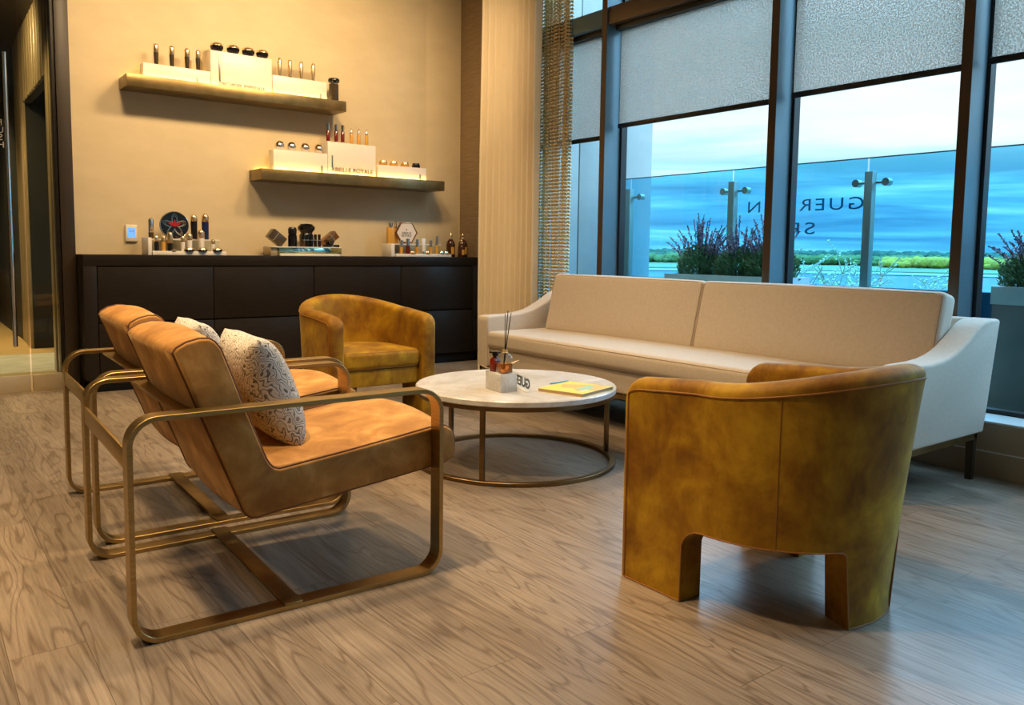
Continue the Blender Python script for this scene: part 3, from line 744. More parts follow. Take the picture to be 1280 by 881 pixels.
bee_bottle(4.40, 6.86, .235, .044, 'left of the two big round brown bottles at the right end of the cabinet')
bee_bottle(4.545, 6.86, .235, .047, 'right of the two big round brown bottles at the right end of the cabinet')
bee_bottle(4.47, 6.77, .175, .036, 'small brown bottle in front between the two big round brown bottles')

# ------------------------------------------------------------------ sofa
SO = (3.90, 3.39, 0)
sofa = tag(empty('sofa', SO), 'long cream upholstered sofa with sloping arms standing along the windows', 'sofa')
k_ = .972
def S(x, z): return (x * k_ - SO[0], 1.1 - (1.1 - z) * k_)
Y0, Y1 = 1.79 * k_ - SO[1], 5.18 * k_ - SO[1]
armp = [S(*p) for p in [(3.578, .212), (3.572, .56), (3.576, .585), (3.59, .598), (3.615, .602), (3.70, .603), (3.80, .604), (3.89, .611), (3.96, .622), (4.022, .638), (4.09, .664), (4.156, .696), (4.239, .745), (4.28, .766), (4.32, .779), (4.37, .787), (4.46, .787), (4.478, .783), (4.486, .772), (4.468, .69), (4.40, .35), (4.368, .212)]]
for a, b in ((Y0, Y0 + .135), (Y1 - .13, Y1)):
    g = bmesh.new(); extr_y(g, armp, a, b, .016, 3); finish('arm', g, 'sofa', sofa, 50)
bx0, bx1 = 3.585 * k_ - SO[0], 4.36 * k_ - SO[0]
bz = S(0, .212)[1]
g = bmesh.new(); box(g, bx0, bx1, Y0 + .12, Y1 - .115, bz, S(0, .358)[1], r=.012, seg=3); finish('seat_base', g, 'sofa', sofa)
bk = [S(*p) for p in [(4.30, .212), (4.33, .60), (4.395, .775), (4.41, .784), (4.465, .785), (4.482, .772), (4.466, .69), (4.398, .35), (4.366, .212)]]
g = bmesh.new(); extr_y(g, bk, Y0 + .05, Y1 - .05, .01); finish('back_frame', g, 'sofa', sofa)
zt, zb = S(0, .487)[1], S(0, .356)[1]
sy0, sy1 = Y0 + .138, Y1 - .133; x0, x1 = 3.562 * k_ - SO[0], 4.22 * k_ - SO[0]
g = bmesh.new()
cushion(g, (x1 - x0) / 2, (sy1 - sy0) / 2, (zt - zb) / 2, .032, (.008, 0, .016), 12, Matrix.Translation(((x0 + x1) / 2, (sy0 + sy1) / 2, (zt + zb) / 2)))
sc = finish('seat_cushion', g, 'sofa', sofa, 60)
g = bmesh.new()
tube(g, [(x0 + .006 - .006 * sin(pi * i / 30), sy0 + .02 + (sy1 - sy0 - .04) * i / 30, zt - .022 + .006 * sin(pi * i / 30)) for i in range(31)], .0028, 6)
finish('front_seam', g, 'spiping', sc)
ysp = 3.47 * k_ - SO[1]
tilt = math.atan2(.098, .42)
for a, b in ((sy0, ysp + .004), (ysp - .004, sy1 - .06)):
    hz, hy, hx_ = .225, (b - a) / 2, .066
    m_ = Matrix.Translation((4.195 * k_ - SO[0], (a + b) / 2, .699)) @ Matrix.Rotation(tilt, 4, 'Y')
    g = bmesh.new(); cushion(g, hx_, hy, hz, .030, (.012, .0, .008), 10, m_)
    bc = finish('back_cushion', g, 'sofa', sofa, 60)
    g = bmesh.new(); e = .014
    loop = [(-hx_ + .004, s1_ * (hy - e), s2_ * (hz - e)) for s1_, s2_ in ((-1, -1), (-1, 1), (1, 1), (1, -1))]
    pts = []
    for i in range(4):
        p, q = Vector(loop[i]), Vector(loop[(i + 1) % 4])
        pts += [m_ @ (p.lerp(q, t)) for t in (.03, .2, .4, .6, .8, .97)]
    tube(g, pts, .0022, 6, closed=True); finish('cushion_seam', g, 'spiping', bc)
g = bmesh.new()
rx0, rx1, ry0, ry1 = -.415, .325, Y0 + .02, Y1 - .02
for d in ((rx0, rx1, ry0, ry0 + .03), (rx0, rx1, ry1 - .03, ry1), (rx0, rx0 + .03, ry0, ry1), (rx1 - .03, rx1, ry0, ry1)):
    box(g, *d, bz - .034, bz - .004, r=.002)
finish('base_rail', g, 'shelf', sofa)
g = bmesh.new(); box(g, rx0 + .03, rx1 - .03, ry0 + .03, ry1 - .03, bz - .02, bz, r=0); finish('underside_cloth', g, 'black', sofa)
for x in (rx0 + .0, rx1 - .035):
    for y in (ry0, (ry0 + ry1) / 2 - .02, ry1 - .038):
        g = bmesh.new(); ringloft(g, [[(x + a, y + b, 0) for a, b in ((.004, .004), (.030, .004), (.030, .034), (.004, .034))], [(x + a, y + b, bz - .006) for a, b in ((0, 0), (.036, 0), (.036, .038), (0, .038))]])
        finish('leg', g, 'brown_wood', sofa, 30)

# ------------------------------------------------------------------ tan lounge chairs
CX, CYY = .4525, .41
def lc(p): return [(x - CX, z) for x, z in p]
def lounge_chair():
    t = empty('lounge_chair')
    W = .81
    def rrect(x0, x1, z0, z1, r, n=9):
        out = []
        for cx_, cz_, a0 in ((x1 - r, z0 + r, -90), (x1 - r, z1 - r, 0), (x0 + r, z1 - r, 90), (x0 + r, z0 + r, 180)):
            out += [(cx_ + r * cos(R(a0 + 90 * i / n)), cz_ + r * sin(R(a0 + 90 * i / n))) for i in range(n + 1)]
        return out
    BW = .062
    for y in (0, W - BW):
        g = bmesh.new(); th_ = .0150; c = .0014
        o = rrect(-.045, .938, 0, .640, .082); i_ = rrect(-.045 + th_, .938 - th_, th_, .640 - th_, .082 - th_)
        oc = rrect(-.045 + c, .938 - c, c, .640 - c, .082 - c); ic = rrect(-.045 + th_ - c, .938 - th_ + c, th_ - c, .640 - th_ + c, .082 - th_ + c)
        ya, yb_ = y - CYY, y + BW - CYY
        rings = [[(x - CX, yy, z) for x, z in pr] for pr, yy in ((oc, ya), (o, ya + c), (o, yb_ - c), (oc, yb_), (ic, yb_), (i_, yb_ - c), (i_, ya + c), (ic, ya))]
        ringloft(g, rings, loop=True); finish('side_frame', g, 'bronze', t, 30)
    def bar(name, x0, x1, z0, z1, m='bronze', rot=0, y0=.03, y1=W - .03):
        g = bmesh.new(); box(g, x0 - CX, x1 - CX, y0 - CYY, y1 - CYY, z0, z1, r=.0012)
        if rot:
            c = Vector(((x0 + x1) / 2 - CX, 0, (z0 + z1) / 2)); bmesh.ops.rotate(g, cent=c, matrix=Matrix.Rotation(rot, 3, 'Y'), verts=g.verts)
        return finish(name, g, m, t, 30)
    bar('rear_rail', -.0435, -.0335, .492, .548, y0=.002, y1=W - .002)
    bar('back_rail', .110, .165, .617, .627, y0=.05, y1=W - .05)
    bar('floor_rail', .385, .440, .0118, .022, y0=.004, y1=W - .004)
    prof = [(.095, .800), (.103, .812), (.130, .827), (.165, .836), (.192, .835), (.208, .825), (.224, .803), (.252, .728), (.28, .648), (.31, .572), (.339, .495), (.352, .462), (.364, .441), (.378, .428), (.396, .423), (.52, .437), (.647, .452), (.80, .472), (.947, .492), (.985, .489), (1.008, .474), (1.019, .45), (1.021, .40), (1.012, .378), (.985, .366), (.947, .360), (.80, .342), (.646, .325), (.50, .309), (.349, .292), (.325, .288), (.308, .290), (.293, .300), (.282, .318), (.262, .372), (.245, .415), (.20, .530), (.158, .637)]
    bk_ = [p for p in prof[:13]] + [(.375, .425), (.372, .36), (.36, .296)] + prof[30:]
    st = [(.366, .436), (.40, .430), (.52, .443)] + prof[16:29] + [(.36, .296)]
    yi0, yi1 = .060, .728
    for a, b in ((yi0, yi0 + .018), (yi1 - .018, yi1)):
        g = bmesh.new(); extr_y(g, lc(prof), a - CYY, b - CYY, .006, 2); finish('side_panel', g, 'suede', t, 60)
    g = bmesh.new(); extr_y(g, lc(inset2(bk_, -.003)), yi0 + .014 - CYY, yi1 - .014 - CYY, .008, 3, 7, .012); finish('backrest', g, 'suede', t, 60)
    g = bmesh.new(); extr_y(g, lc(inset2(st, -.003)), yi0 + .014 - CYY, yi1 - .014 - CYY, .008, 3, 7, .024); finish('seat', g, 'suede', t, 60)
    g = bmesh.new()
    for y in (yi0 + .012, yi1 - .012):
        tube(g, [(x, y - CYY, z) for x, z in lc(inset2(prof, -.0035))], .0027, 6, closed=True)
    tube(g, [(.093 - CX, y - CYY, .800) for y in (yi0 + .012, .25, .4, .55, yi1 - .012)], .0027, 6)
    tube(g, [(1.0215 - CX, y - CYY, .40) for y in (yi0 + .012, .25, .4, .55, yi1 - .012)], .0027, 6)
    finish('piping', g, 'piping', t)
    return t
lc1 = lounge_chair(); an = R(-1.4)
lc1.location = (.517 + CX, 2.300 + CYY, 0); lc1.rotation_euler.z = an
tag(lc1, 'nearer tan suede lounge chair with bronze loop frame, closest to the camera', 'armchair', 'tan lounge chairs')
lc2 = copy_tree(lc1); lc2.location = (.586 + CX, 3.190 + CYY, 0)
tag(lc2, 'farther tan suede lounge chair with bronze loop frame, nearest the dark cabinet', 'armchair', 'tan lounge chairs')

def pillow(loc, lean, rz, label, w=.42, h_=.385, T=.075):
    t = tag(empty('throw_pillow', loc, rz), label, 'pillow', 'patterned throw pillows')
    g = bmesh.new(); N = 18; grid = {}
    for s_ in (1, -1):
        for i in range(N + 1):
            for j in range(N + 1):
                u, v = -1 + 2 * i / N, -1 + 2 * j / N
                u2, v2 = sin(u * pi / 2) * .5 + u * .5, sin(v * pi / 2) * .5 + v * .5
                th_ = T * ((1 - u2 ** 4) * (1 - v2 ** 4)) ** .42 * (1 + .12 * cos(v2 * 2))
                x = u2 * w / 2 * (1 - .07 * (1 - v2 * v2)); z = v2 * h_ / 2 * (1 - .07 * (1 - u2 * u2))
                grid[s_, i, j] = g.verts.new((s_ * th_, x, z + h_ / 2))
        for i in range(N):
            for j in range(N):
                g.faces.new([grid[s_, a, b] for a, b in ((i, j), (i + 1, j), (i + 1, j + 1), (i, j + 1))])
    bmesh.ops.remove_doubles(g, verts=g.verts, dist=1e-5)
    bmesh.ops.rotate(g, cent=(0, 0, 0), matrix=Matrix.Rotation(lean, 3, 'Y'), verts=g.verts)
    finish('pillow_cover', g, 'maze', t, 60)
    return t
pillow((.517 + .522, 2.303 + .395, .452), R(-21), R(-4), 'patterned grey and cream pillow leaning on the nearer tan chair')
pillow((.586 + .530, 3.195 + .41, .425), R(-21), R(-4), 'patterned pillow on the farther tan chair, mostly hidden by the chair backs')

# ------------------------------------------------------------------ velvet barrel chairs
def barrel_chair():
    t = empty('barrel_armchair')
    hw, yc, yf, T = .372, -.005, .330, .098
    Ls = yf - yc; Lc = pi * hw; LT = 2 * Ls + Lc
    def outer(s, z):        # s runs from the front of the left arm round the back to the front of the right arm
        back = max(0., sin(pi * min(1, max(0, (s - Ls) / Lc)))) if Ls < s < Ls + Lc else 0.
        fl = .078 * back ** 1.3 * max(0, (z - .05) / .72) ** 1.2
        if s <= Ls: p, n = Vector((-hw, yf - s)), Vector((-1, 0))
        elif s >= Ls + Lc: p, n = Vector((hw, yc + (s - Ls - Lc))), Vector((1, 0))
        else:
            a = pi + (s - Ls) / hw; n = Vector((cos(a), sin(a))); p = Vector((0, yc)) + n * hw
        return p + n * fl, n
    def top(s):
        d = min(s, LT - s); u = min(1, d / (LT / 2))
        z = .684 + .026 * min(1, d / .30) + .075 * (3 * max(0, u - .35) ** 2 / .65 ** 2 - 2 * max(0, u - .35) ** 3 / .65 ** 3)
        r = .065
        if d < r: z -= r - math.sqrt(max(0, r * r - (r - d) ** 2))
        return z
    LEG, RA, ZA_ = .27, .075, .240
    BH = .142; mid = LT / 2
    def bot(s):
        d = min(s, LT - s); e = abs(s - mid)
        if d <= LEG or e <= BH: return 0.
        z = ZA_
        if d < LEG + RA: q = (LEG + RA - d); z = ZA_ - RA + math.sqrt(max(0, RA * RA - q * q))
        if e < BH + .02: q = BH + .02 - e; z = ZA_ - .02 + math.sqrt(max(0, .0004 - q * q))
        return max(z, 0.)
    ss = [0, .004, .012, .025, .04, .058, .075]; x = .10
    while x < LEG - .01: ss.append(x); x += .03
    ss += [LEG, LEG + .0015] + [LEG + RA * (1 - cos(pi / 2 * i / 6)) for i in range(1, 7)]
    x = LEG + RA + .03
    while x < mid - BH - .03: ss.append(x); x += .032
    ss += [mid - BH - .02, mid - BH - .014, mid - BH - .006, mid - BH - .0015, mid - BH]
    x = mid - BH + .03
    while x < mid - .01: ss.append(x); x += .03
    ss = ss + [mid] + [LT - s for s in reversed(ss)]
    NZ = 14; rings = []
    for s in ss:
        zt_, zb_ = top(s), bot(s)
        d = min(s, LT - s); rf = .022
        sh = rf * (1 - math.sqrt(max(0, 1 - (1 - min(1, d / rf)) ** 2)))   # rounds the front edge
        r = T / 2; capr = .040
        ring = []
        def pt(off, z):
            p, n = outer(s, z)
            q = p - n * off; return (q.x, q.y, z)
        z1 = zt_ - capr
        for i in range(NZ): ring.append(pt(sh, zb_ + (z1 - zb_) * i / (NZ - 1)))
        for i in range(1, 10):
            a = pi * i / 10
            ring.append(pt(r - (r - sh) * cos(a), z1 + capr * sin(a) ** .8))
        for i in range(NZ): ring.append(pt(T - sh, z1 + (zb_ - z1) * i / (NZ - 1)))
        rings.append(ring)
    g = bmesh.new(); ringloft(g, rings); sh_o = finish('shell', g, 'velvet', t, 38)
    # piping: rim seam, arch edge
    g = bmesh.new(); pts = []
    for s in ss:
        if min(s, LT - s) < .022: continue
        zt_ = top(s) - .040; p, n = outer(s, zt_); pts.append((p.x + n.x * .0005, p.y + n.y * .0005, zt_))
    pts = [(pts[0][0], pts[0][1], .004)] + pts + [(pts[-1][0], pts[-1][1], .004)]
    tube(g, pts, .0032, 6)
    pts = []
    for s in ss:
        if min(s, LT - s) < .022: continue
        z = bot(s); p, n = outer(s, z)
        pts.append((p.x + n.x * .0005, p.y + n.y * .0005, z + .003))
    tube(g, pts, .0028, 6); finish('piping', g, 'vpiping', t)
    for s_ in (Ls + .24, LT - Ls - .24):
        g = bmesh.new(); tube(g, [(outer(s_, z)[0].x, outer(s_, z)[0].y, z) for z in [bot(s_) + (top(s_) - .04 - bot(s_)) * i / 12 for i in range(13)]], .0016, 5); finish('side_seam', g, 'vpiping', t)
    # seat
    hi = hw - T + .004
    def dshape(w, yfr, rad=.03):
        pts = [(-w, yfr - rad), (-w + rad * .3, yfr - rad * .3), (-w + rad, yfr), (0, yfr + .004), (w - rad, yfr), (w - rad * .3, yfr - rad * .3), (w, yfr - rad)]
        pts += [(w * cos(-a), yc + w * sin(-a)) for a in [pi * i / 20 for i in range(21)]]
        return pts
    def dsolid(name, w, yfr, z0, z1, r_, dome=0., m='velvet'):
        g = bmesh.new(); base = dshape(w, yfr); rings = []
        for i in range(5): a = pi / 2 * i / 4; rings.append((r_ * (1 - sin(a)), z0 + r_ * (1 - cos(a))))
        for i in range(5): a = pi / 2 * i / 4; rings.append((r_ * (1 - cos(a)), z1 - r_ + r_ * sin(a)))
        rr = [[(x, y, z) for x, y in inset2(base, d)] for d, z in rings]
        if dome:
            for k, sc_ in enumerate((.85, .6, .3, .05)):
                rr.append([(x * sc_, yc + .03 + (y - yc - .03) * sc_, z1 + dome * (1 - sc_ ** 2)) for x, y in inset2(base, r_)])
        ringloft(g, rr); return finish(name, g, m, t, 60)
    dsolid('seat_base', hi, .285, .238, .345, .008)
    cu = dsolid('seat_cushion', hi - .004, .305, .347, .462, .032, .022)
    g = bmesh.new()
    for z in (.352, .452):
        tube(g, [(x, y, z) for x, y in inset2(dshape(hi - .004, .305), .010)][:9], .0025, 6)
    finish('cushion_piping', g, 'vpiping', cu)
    return t
bc1 = barrel_chair(); bc1.location = (2.297, 1.592, 0)
tag(bc1, 'mustard velvet barrel chair in the foreground seen from behind', 'armchair', 'mustard velvet barrel chairs')
bc2 = copy_tree(bc1); bc2.location = (2.413, 4.84, 0); bc2.rotation_euler.z = pi
tag(bc2, 'mustard velvet barrel chair facing the camera in front of the dark cabinet', 'armchair', 'mustard velvet barrel chairs')

# ------------------------------------------------------------------ coffee table
TX, TY, TZ = 2.565, 3.355, .405
ct = tag(empty('coffee_table', (TX, TY, 0)), 'round coffee table with cream marble top on a bronze ring base', 'table')
g = bmesh.new(); lathe(g, [(.001, TZ - .030), (.521, TZ - .030), (.525, TZ - .026), (.525, TZ - .005), (.520, TZ), (.001, TZ)], 96); finish('table_top', g, 'marble', ct, 30)
def band(name, r0, r1, z0, z1):
    g = bmesh.new(); c = .0015
    ringloft(g, [[(r * cos(2 * pi * i / 96), r * sin(2 * pi * i / 96), z) for i in range(96)] for r, z in ((r1, z0 + c), (r1, z1 - c), (r1 - c, z1), (r0 + c, z1), (r0, z1 - c), (r0, z0 + c), (r0 + c, z0), (r1 - c, z0))], loop=True)
    finish(name, g, 'table_bronze', ct, 30)
band('top_ring', .488, .516, TZ - .052, TZ - .0305); band('floor_ring', .500, .530, 0, .020)
for a in (-145, -24, 99):
    x, y = .509 * cos(R(a)), .509 * sin(R(a))
    g = bmesh.new(); box(g, -.011, .011, -.011, .011, .019, TZ - .051, r=.001)
    bmesh.ops.rotate(g, cent=(0, 0, 0), matrix=Matrix.Rotation(R(a), 3, 'Z'), verts=g.verts); bmesh.ops.translate(g, vec=(x, y, 0), verts=g.verts)
    finish('leg', g, 'table_bronze', ct, 30)

# things on the table
mb = tag(empty('marble_holder', (2.383, 3.24, TZ), R(-7)), 'small cream marble block box on the round table under the reed diffuser', 'box')
g = bmesh.new(); box(g, -.047, .047, -.077, .077, 0, .090, r=.002); finish('marble_body', g, 'marble', mb, 30)
ZBX = TZ + .090
rd = tag(empty('reed_diffuser', (2.376, 3.200, ZBX)), 'square glass diffuser bottle with amber liquid and dark reeds on the marble box', 'reed diffuser')
def sqr(r, z, k=8):
    out = []
    for i in range(32):
        a = 2 * pi * i / 32 + R(38); c_, s_ = cos(a), sin(a)
        q = (abs(c_) ** k + abs(s_) ** k) ** (-1 / k); out.append((r * q * c_ * 1., r * q * s_, z))
    return out
def bottle_glass():
    m = bpy.data.materials.new('thin_bottle_glass'); m.use_nodes = True
    b = m.node_tree.nodes['Principled BSDF']; b.inputs['Base Color'].default_value = (1, .98, .95, 1); b.inputs['Roughness'].default_value = .02
    b.inputs['Transmission Weight'].default_value = 1.; b.inputs['IOR'].default_value = 1.2; return m
M['bglass'] = bottle_glass()
M['oil'] = mat('amber_oil', (.85, .26, .03), .05, Transmission_Weight=.75, IOR=1.33)
g = bmesh.new(); ringloft(g, [sqr(.031, 0), sqr(.033, .003), sqr(.033, .072), sqr(.030, .082, 5), sqr(.022, .094, 3), sqr(.011, .102, 2), sqr(.010, .112, 2)]); finish('bottle_glass', g, 'clear', rd, 50)
g = bmesh.new(); ringloft(g, [sqr(.029, .005), sqr(.029, .050)]); finish('amber_liquid', g, 'oil', rd, 50)
g = bmesh.new(); lathe(g, [(.0135, .104), (.0145, .106), (.0145, .118), (.009, .120), (.009, .106)], 20); finish('gold_collar', g, 'gold', rd)
for k, (dx, dy) in enumerate(((.004, -.002), (.012, .006), (.020, -.004), (.001, .010), (.016, .012), (.009, -.010))):
    g = bmesh.new(); tube(g, [(-.010 + dx * .2, dy * .3, .02), (dx * .2, dy * .2, .112), (.008 + dx * 1.1, dy * 1.6, .312 - .006 * k)], .0017, 6); finish('reed', g, 'ink', rd)
sb = tag(empty('dark_scent_bottle', (2.372, 3.278, ZBX)), 'small dark red bottle with a black cap behind the reed diffuser', 'bottle')
g = bmesh.new(); ringloft(g, [sqr(.020, 0), sqr(.021, .003), sqr(.021, .060), sqr(.012, .072, 3), sqr(.010, .078, 2)]); finish('bottle_body', g, 'red', sb, 50)
g = bmesh.new(); lathe(g, [(.001, .078), (.014, .078), (.015, .092), (.030, .094), (.028, .102), (.001, .104)], 20); finish('cap', g, 'blackgloss', sb)
cb = tag(empty('clear_ball', (2.408, 3.262, ZBX)), 'small clear glass ball on the right side of the marble box', 'ornament')
g = bmesh.new(); lathe(g, [(.0008, 0)] + [(.016 * sin(pi * i / 12), .016 - .016 * cos(pi * i / 12)) for i in range(1, 12)] + [(.0008, .032)], 20); finish('ball', g, 'bglass', cb, 60)
wl = tag(empty('wooden_leaf_tray', (2.40, 3.30, ZBX)), 'thin curved pale wood leaf laid across the back of the marble box', 'ornament')
g = bmesh.new(); path = smooth_path([(-.085, .02, .030), (-.045, .005, .010), (.0, 0, .002), (.055, .0, .012), (.11, -.005, .034), (.135, -.008, .040)], 5)
rings = []
for i, p in enumerate(path):
    u = i / (len(path) - 1); wd = .002 + .014 * sin(pi * min(1, u * 1.15)) ** .8 if u < .87 else .0022
    rings.append([(p.x, p.y - wd, p.z), (p.x, p.y - wd, p.z + .0035), (p.x, p.y + wd, p.z + .0035), (p.x, p.y + wd, p.z)])
ringloft(g, rings); finish('leaf', g, 'light_wood', wl, 50)

sg = tag(empty('acrylic_sign', (2.452, 3.105, TZ), 0), 'clear acrylic block sign with black letters seen from behind on the round table', 'sign')
dv = Vector((.30, .95, 0)).normalized(); nv = Vector((dv.y, -dv.x, 0))
ms = frame_mtx((0, 0, 0), dv, (0, 0, 1))
g = bmesh.new(); box(g, 0, .355, .006, .070, -.008, .008, r=.001); bmesh.ops.transform(g, matrix=ms, verts=g.verts); finish('acrylic_block', g, 'clear', sg, 30)
g = bmesh.new(); box(g, -.002, .357, 0, .006, -.014, .012, r=.001); bmesh.ops.transform(g, matrix=ms, verts=g.verts); finish('base_strip', g, 'white', sg, 30)
text_obj('lettering', 'GUERLAIN', .066, 'ink', sg, ms @ Matrix.Translation((.006, .014, .0098)), ext=.0007, off=.0022)
SGN = [o for o in sg.children if o.name.startswith('lettering')][0]
for v in SGN.data.vertices:
    d_ = v.co.x * dv.x + v.co.y * dv.y; v.co += dv * (d_ - .006) * .28
bo = tag(empty('magazine', (2.690, 3.020, TZ)), 'yellow softcover book lying on the right side of the round table', 'book')
ub = Vector((.285, .083, 0)).normalized(); mbk = frame_mtx((0, 0, 0), ub, (-ub.y, ub.x, 0))
def bb(name, x0, x1, y0, y1, z0, z1, m, p=bo):
    g = bmesh.new(); box(g, x0, x1, y0, y1, z0, z1, r=.0006, seg=1); bmesh.ops.transform(g, matrix=mbk, verts=g.verts); return finish(name, g, m, p, 30)
bb('pages', -.1474, .140, -.126, .129, .0018, .0150, 'pages'); bb('back_cover', -.148, .146, -.130, .130, 0, .0018, 'yellow')
fc = bb('front_cover', -.148, .146, -.130, .130, .0150, .0166, 'yellow'); bb('spine', .1405, .1475, -.1295, .1295, .0, .0166, 'yellow')
g = bmesh.new(); ringloft(g, [[(x, y, z) for x, y in ((-.02, -.125), (.10, -.125), (.135, -.06), (.10, -.01), (.03, .10), (-.05, .06), (-.03, 0), (-.09, -.06))] for z in (.0166, .0170)]); bmesh.ops.transform(g, matrix=mbk, verts=g.verts); finish('orange_shape', g, 'orange', fc, 0)
g = bmesh.new(); ringloft(g, [[(.02 + .060 * cos(a), -.045 + .026 * sin(a) + .01 * cos(2 * a), z) for a in [2 * pi * i / 24 for i in range(24)]] for z in (.0170, .0173)]); bmesh.ops.transform(g, matrix=mbk, verts=g.verts); finish('teal_shape', g, 'teal', fc, 0)
g = bmesh.new(); ringloft(g, [[(-.06 + .04 * cos(a), -.085 + .012 * sin(a), z) for a in [2 * pi * i / 24 for i in range(24)]] for z in (.0170, .0173)]); bmesh.ops.transform(g, matrix=mbk, verts=g.verts); finish('white_shape', g, 'paper', fc, 0)
g = bmesh.new(); tube(g, [(2.70, 3.235, TZ + .004), (2.84, 3.255, TZ + .004)], .004, 8); pen = finish('pen', g, 'steel'); tag(pen, 'slim grey pen lying behind the yellow book', 'pen')

# ------------------------------------------------------------------ curtains
def pleats(name, ya, yb_, x, n, amp, z0, z1, m):
    g = bmesh.new(); N = n * 10; ro = []
    for th_ in (0, 1):
        row = []
        for k in range(7):
            z = z0 + (z1 - z0) * k / 6; r = []
            for i in range(N + 1):
                u = i / N; ph = 2 * pi * n * u
                a = amp * (1 + .35 * sin(7.3 * u + 1)) * (1 + .12 * sin(3 * u + k * .7))
                r.append((x + a * (sin(ph + .35 * sin(ph + 1.1 * k * .15)) ) + th_ * .003, ya + (yb_ - ya) * u + .008 * cos(ph) + .006 * sin(k * .8 + u * 5), z))
            row.append(r)
        ro.append(row)
    for row in ro:
        vr = [[g.verts.new(p) for p in r] for r in row]
        for a in range(6):
            for b in range(N): g.faces.new((vr[a][b], vr[a][b + 1], vr[a + 1][b + 1], vr[a + 1][b]))
    me = bpy.data.meshes.new(name); g.to_mesh(me); g.free(); me.materials.append(M[m]); me.shade_smooth()
    o = bpy.data.objects.new(name, me); COL.objects.link(o); return o
cu = pleats('curtain', 6.10, 5.27, 4.240, 10, .048, .012, 3.70, 'curtain'); tag(cu, 'full-length cream pleated curtain beside the cabinet end', 'curtain')
rod = tag(B('curtain_track', (4.205, 4.275, 5.2, 6.14, 3.702, 3.75), 'white', None, r=.002), 'ceiling track carrying the cream pleated curtain', 'curtain track')
g = bmesh.new(); rb = random.Random(3)
for layer in range(2):
    for s_ in range(15):
        y = 5.424 - .0250 * s_ - .010 * layer + rb.uniform(-.003, .003); x = 4.372 + .030 * layer + .010 * sin(s_ * 1.3)
        nb = 118
        for k in range(nb):
            z = .31 + (3.70 - .31) * (k + .5 * (s_ % 2) * .3) / nb
            c = Vector((x + .004 * sin(k * .05 + s_), y + .005 * sin(k * .06 + s_ * .5), z)); r_ = .0118; hz = .0130
            ps = [g.verts.new(c + Vector((r_ * cos(pi / 3 * q), r_ * sin(pi / 3 * q), dz))) for dz in (-hz * .55, hz * .55) for q in range(6)]
            t_, b_ = g.verts.new(c + Vector((0, 0, hz))), g.verts.new(c - Vector((0, 0, hz)))
            for q in range(6):
                q2 = (q + 1) % 6
                g.faces.new((ps[q], ps[q2], ps[6 + q2], ps[6 + q])); g.faces.new((ps[6 + q], ps[6 + q2], t_)); g.faces.new((ps[q2], ps[q], b_))
me = bpy.data.meshes.new('bead_curtain'); g.to_mesh(me); g.free(); me.materials.append(M['bead']); me.shade_smooth()
o = bpy.data.objects.new('bead_curtain', me); COL.objects.link(o); tag(B('curtain_track', (4.355, 4.428, 5.02, 5.50, 3.71, 3.75), 'white', None, r=.002), 'short ceiling track carrying the gold bead curtain', 'curtain track'); tag(o, 'curtain of hanging gold bead strings between the cream curtain and the glass', 'bead curtain', kind='stuff')

# ------------------------------------------------------------------ balcony
wall('floor_balcony', (4.78, 7.2, -4, 7.0, -.12, .0), 'deck')
wing = tag(empty('building_wing', (5.6, 6.3, 0)), 'grey panelled building wall beyond the narrow left window bay', 'building')
B('wall_panel', (-.84, -.12, -.12, .5, -.0, 5.6), 'wing', wing, r=.003); B('wall_panel', (-.105, .45, -.12, .5, 0, 5.6), 'wing', wing, r=.003); B('wall_panel', (.465, .93, -.12, .5, 0, 5.6), 'wing', wing, r=.003)
B('joint_backing', (-.84, .92, -.10, .48, 0, 5.58), 'gasket', wing, r=0)
RX = 6.0
wall('trim_10', (6.03, 6.16, -4, 6.17, 0, .855), 'upstand')
rl = tag(empty('balcony_railing', (RX, 2.6, 0)), 'tall blue-tinted glass balcony railing with steel posts outside the windows', 'railing')
py = [5.886, 4.612, 3.338, 2.064, .790, -.484, -1.758, -3.03]
for i in range(len(py)):
    ya = py[i] + (.30 if i == 0 else .072); 
    if i == 0: B('glass_panel', (-.006, .006, py[0] + .078 - 2.6, 6.17 - 2.6, .08, 1.845), 'rail_glass', rl, r=0, smooth=0)
    if i + 1 < len(py): B('glass_panel', (-.006, .006, py[i + 1] + .078 - 2.6, py[i] + .058 - 2.6, .08, 1.845), 'rail_glass', rl, r=0, smooth=0)
g = bmesh.new(); box(g, -.009, .009, -3.1 - 2.6, 6.17 - 2.6, 1.845, 1.853); finish('top_edge', g, mat('dark_glass_edge', (.03, .06, .08), .3), rl, 0)
for y in py:
    g = bmesh.new(); box(g, -.115, -.055, y - 2.6 - .032, y - 2.6 + .032, 0, 1.735, r=.003); ps = finish('post', g, 'steel', rl)
    for z in (.35, 1.655):
        g = bmesh.new()
        tube(g, [(-.05, y - 2.6 - .10, z), (-.05, y - 2.6 + .13, z)], .011, 10)
        for dy in (-.105, .135):
            tube(g, [(-.062, y - 2.6 + dy, z), (-.007, y - 2.6 + dy, z)], .030, 16)
        finish('glass_clamp', g, 'steel', ps)
for tx, yy, zz, w in (('GUERLAIN', 3.435, 1.462, 1.08), ('SPA', 3.85, 1.270, .44)):
    o = text_obj('lettering', tx, .140, 'glass_ink', rl, frame_mtx((.008, 0, 0), (0, 1, 0), (0, 0, 1)), ext=.0008, space=1.22)
    xs = [v.co.y for v in o.data.vertices]; k = w / (max(xs) - min(xs))
    for v in o.data.vertices: v.co.y = (v.co.y - min(xs)) * k + yy - 2.6; v.co.z += zz

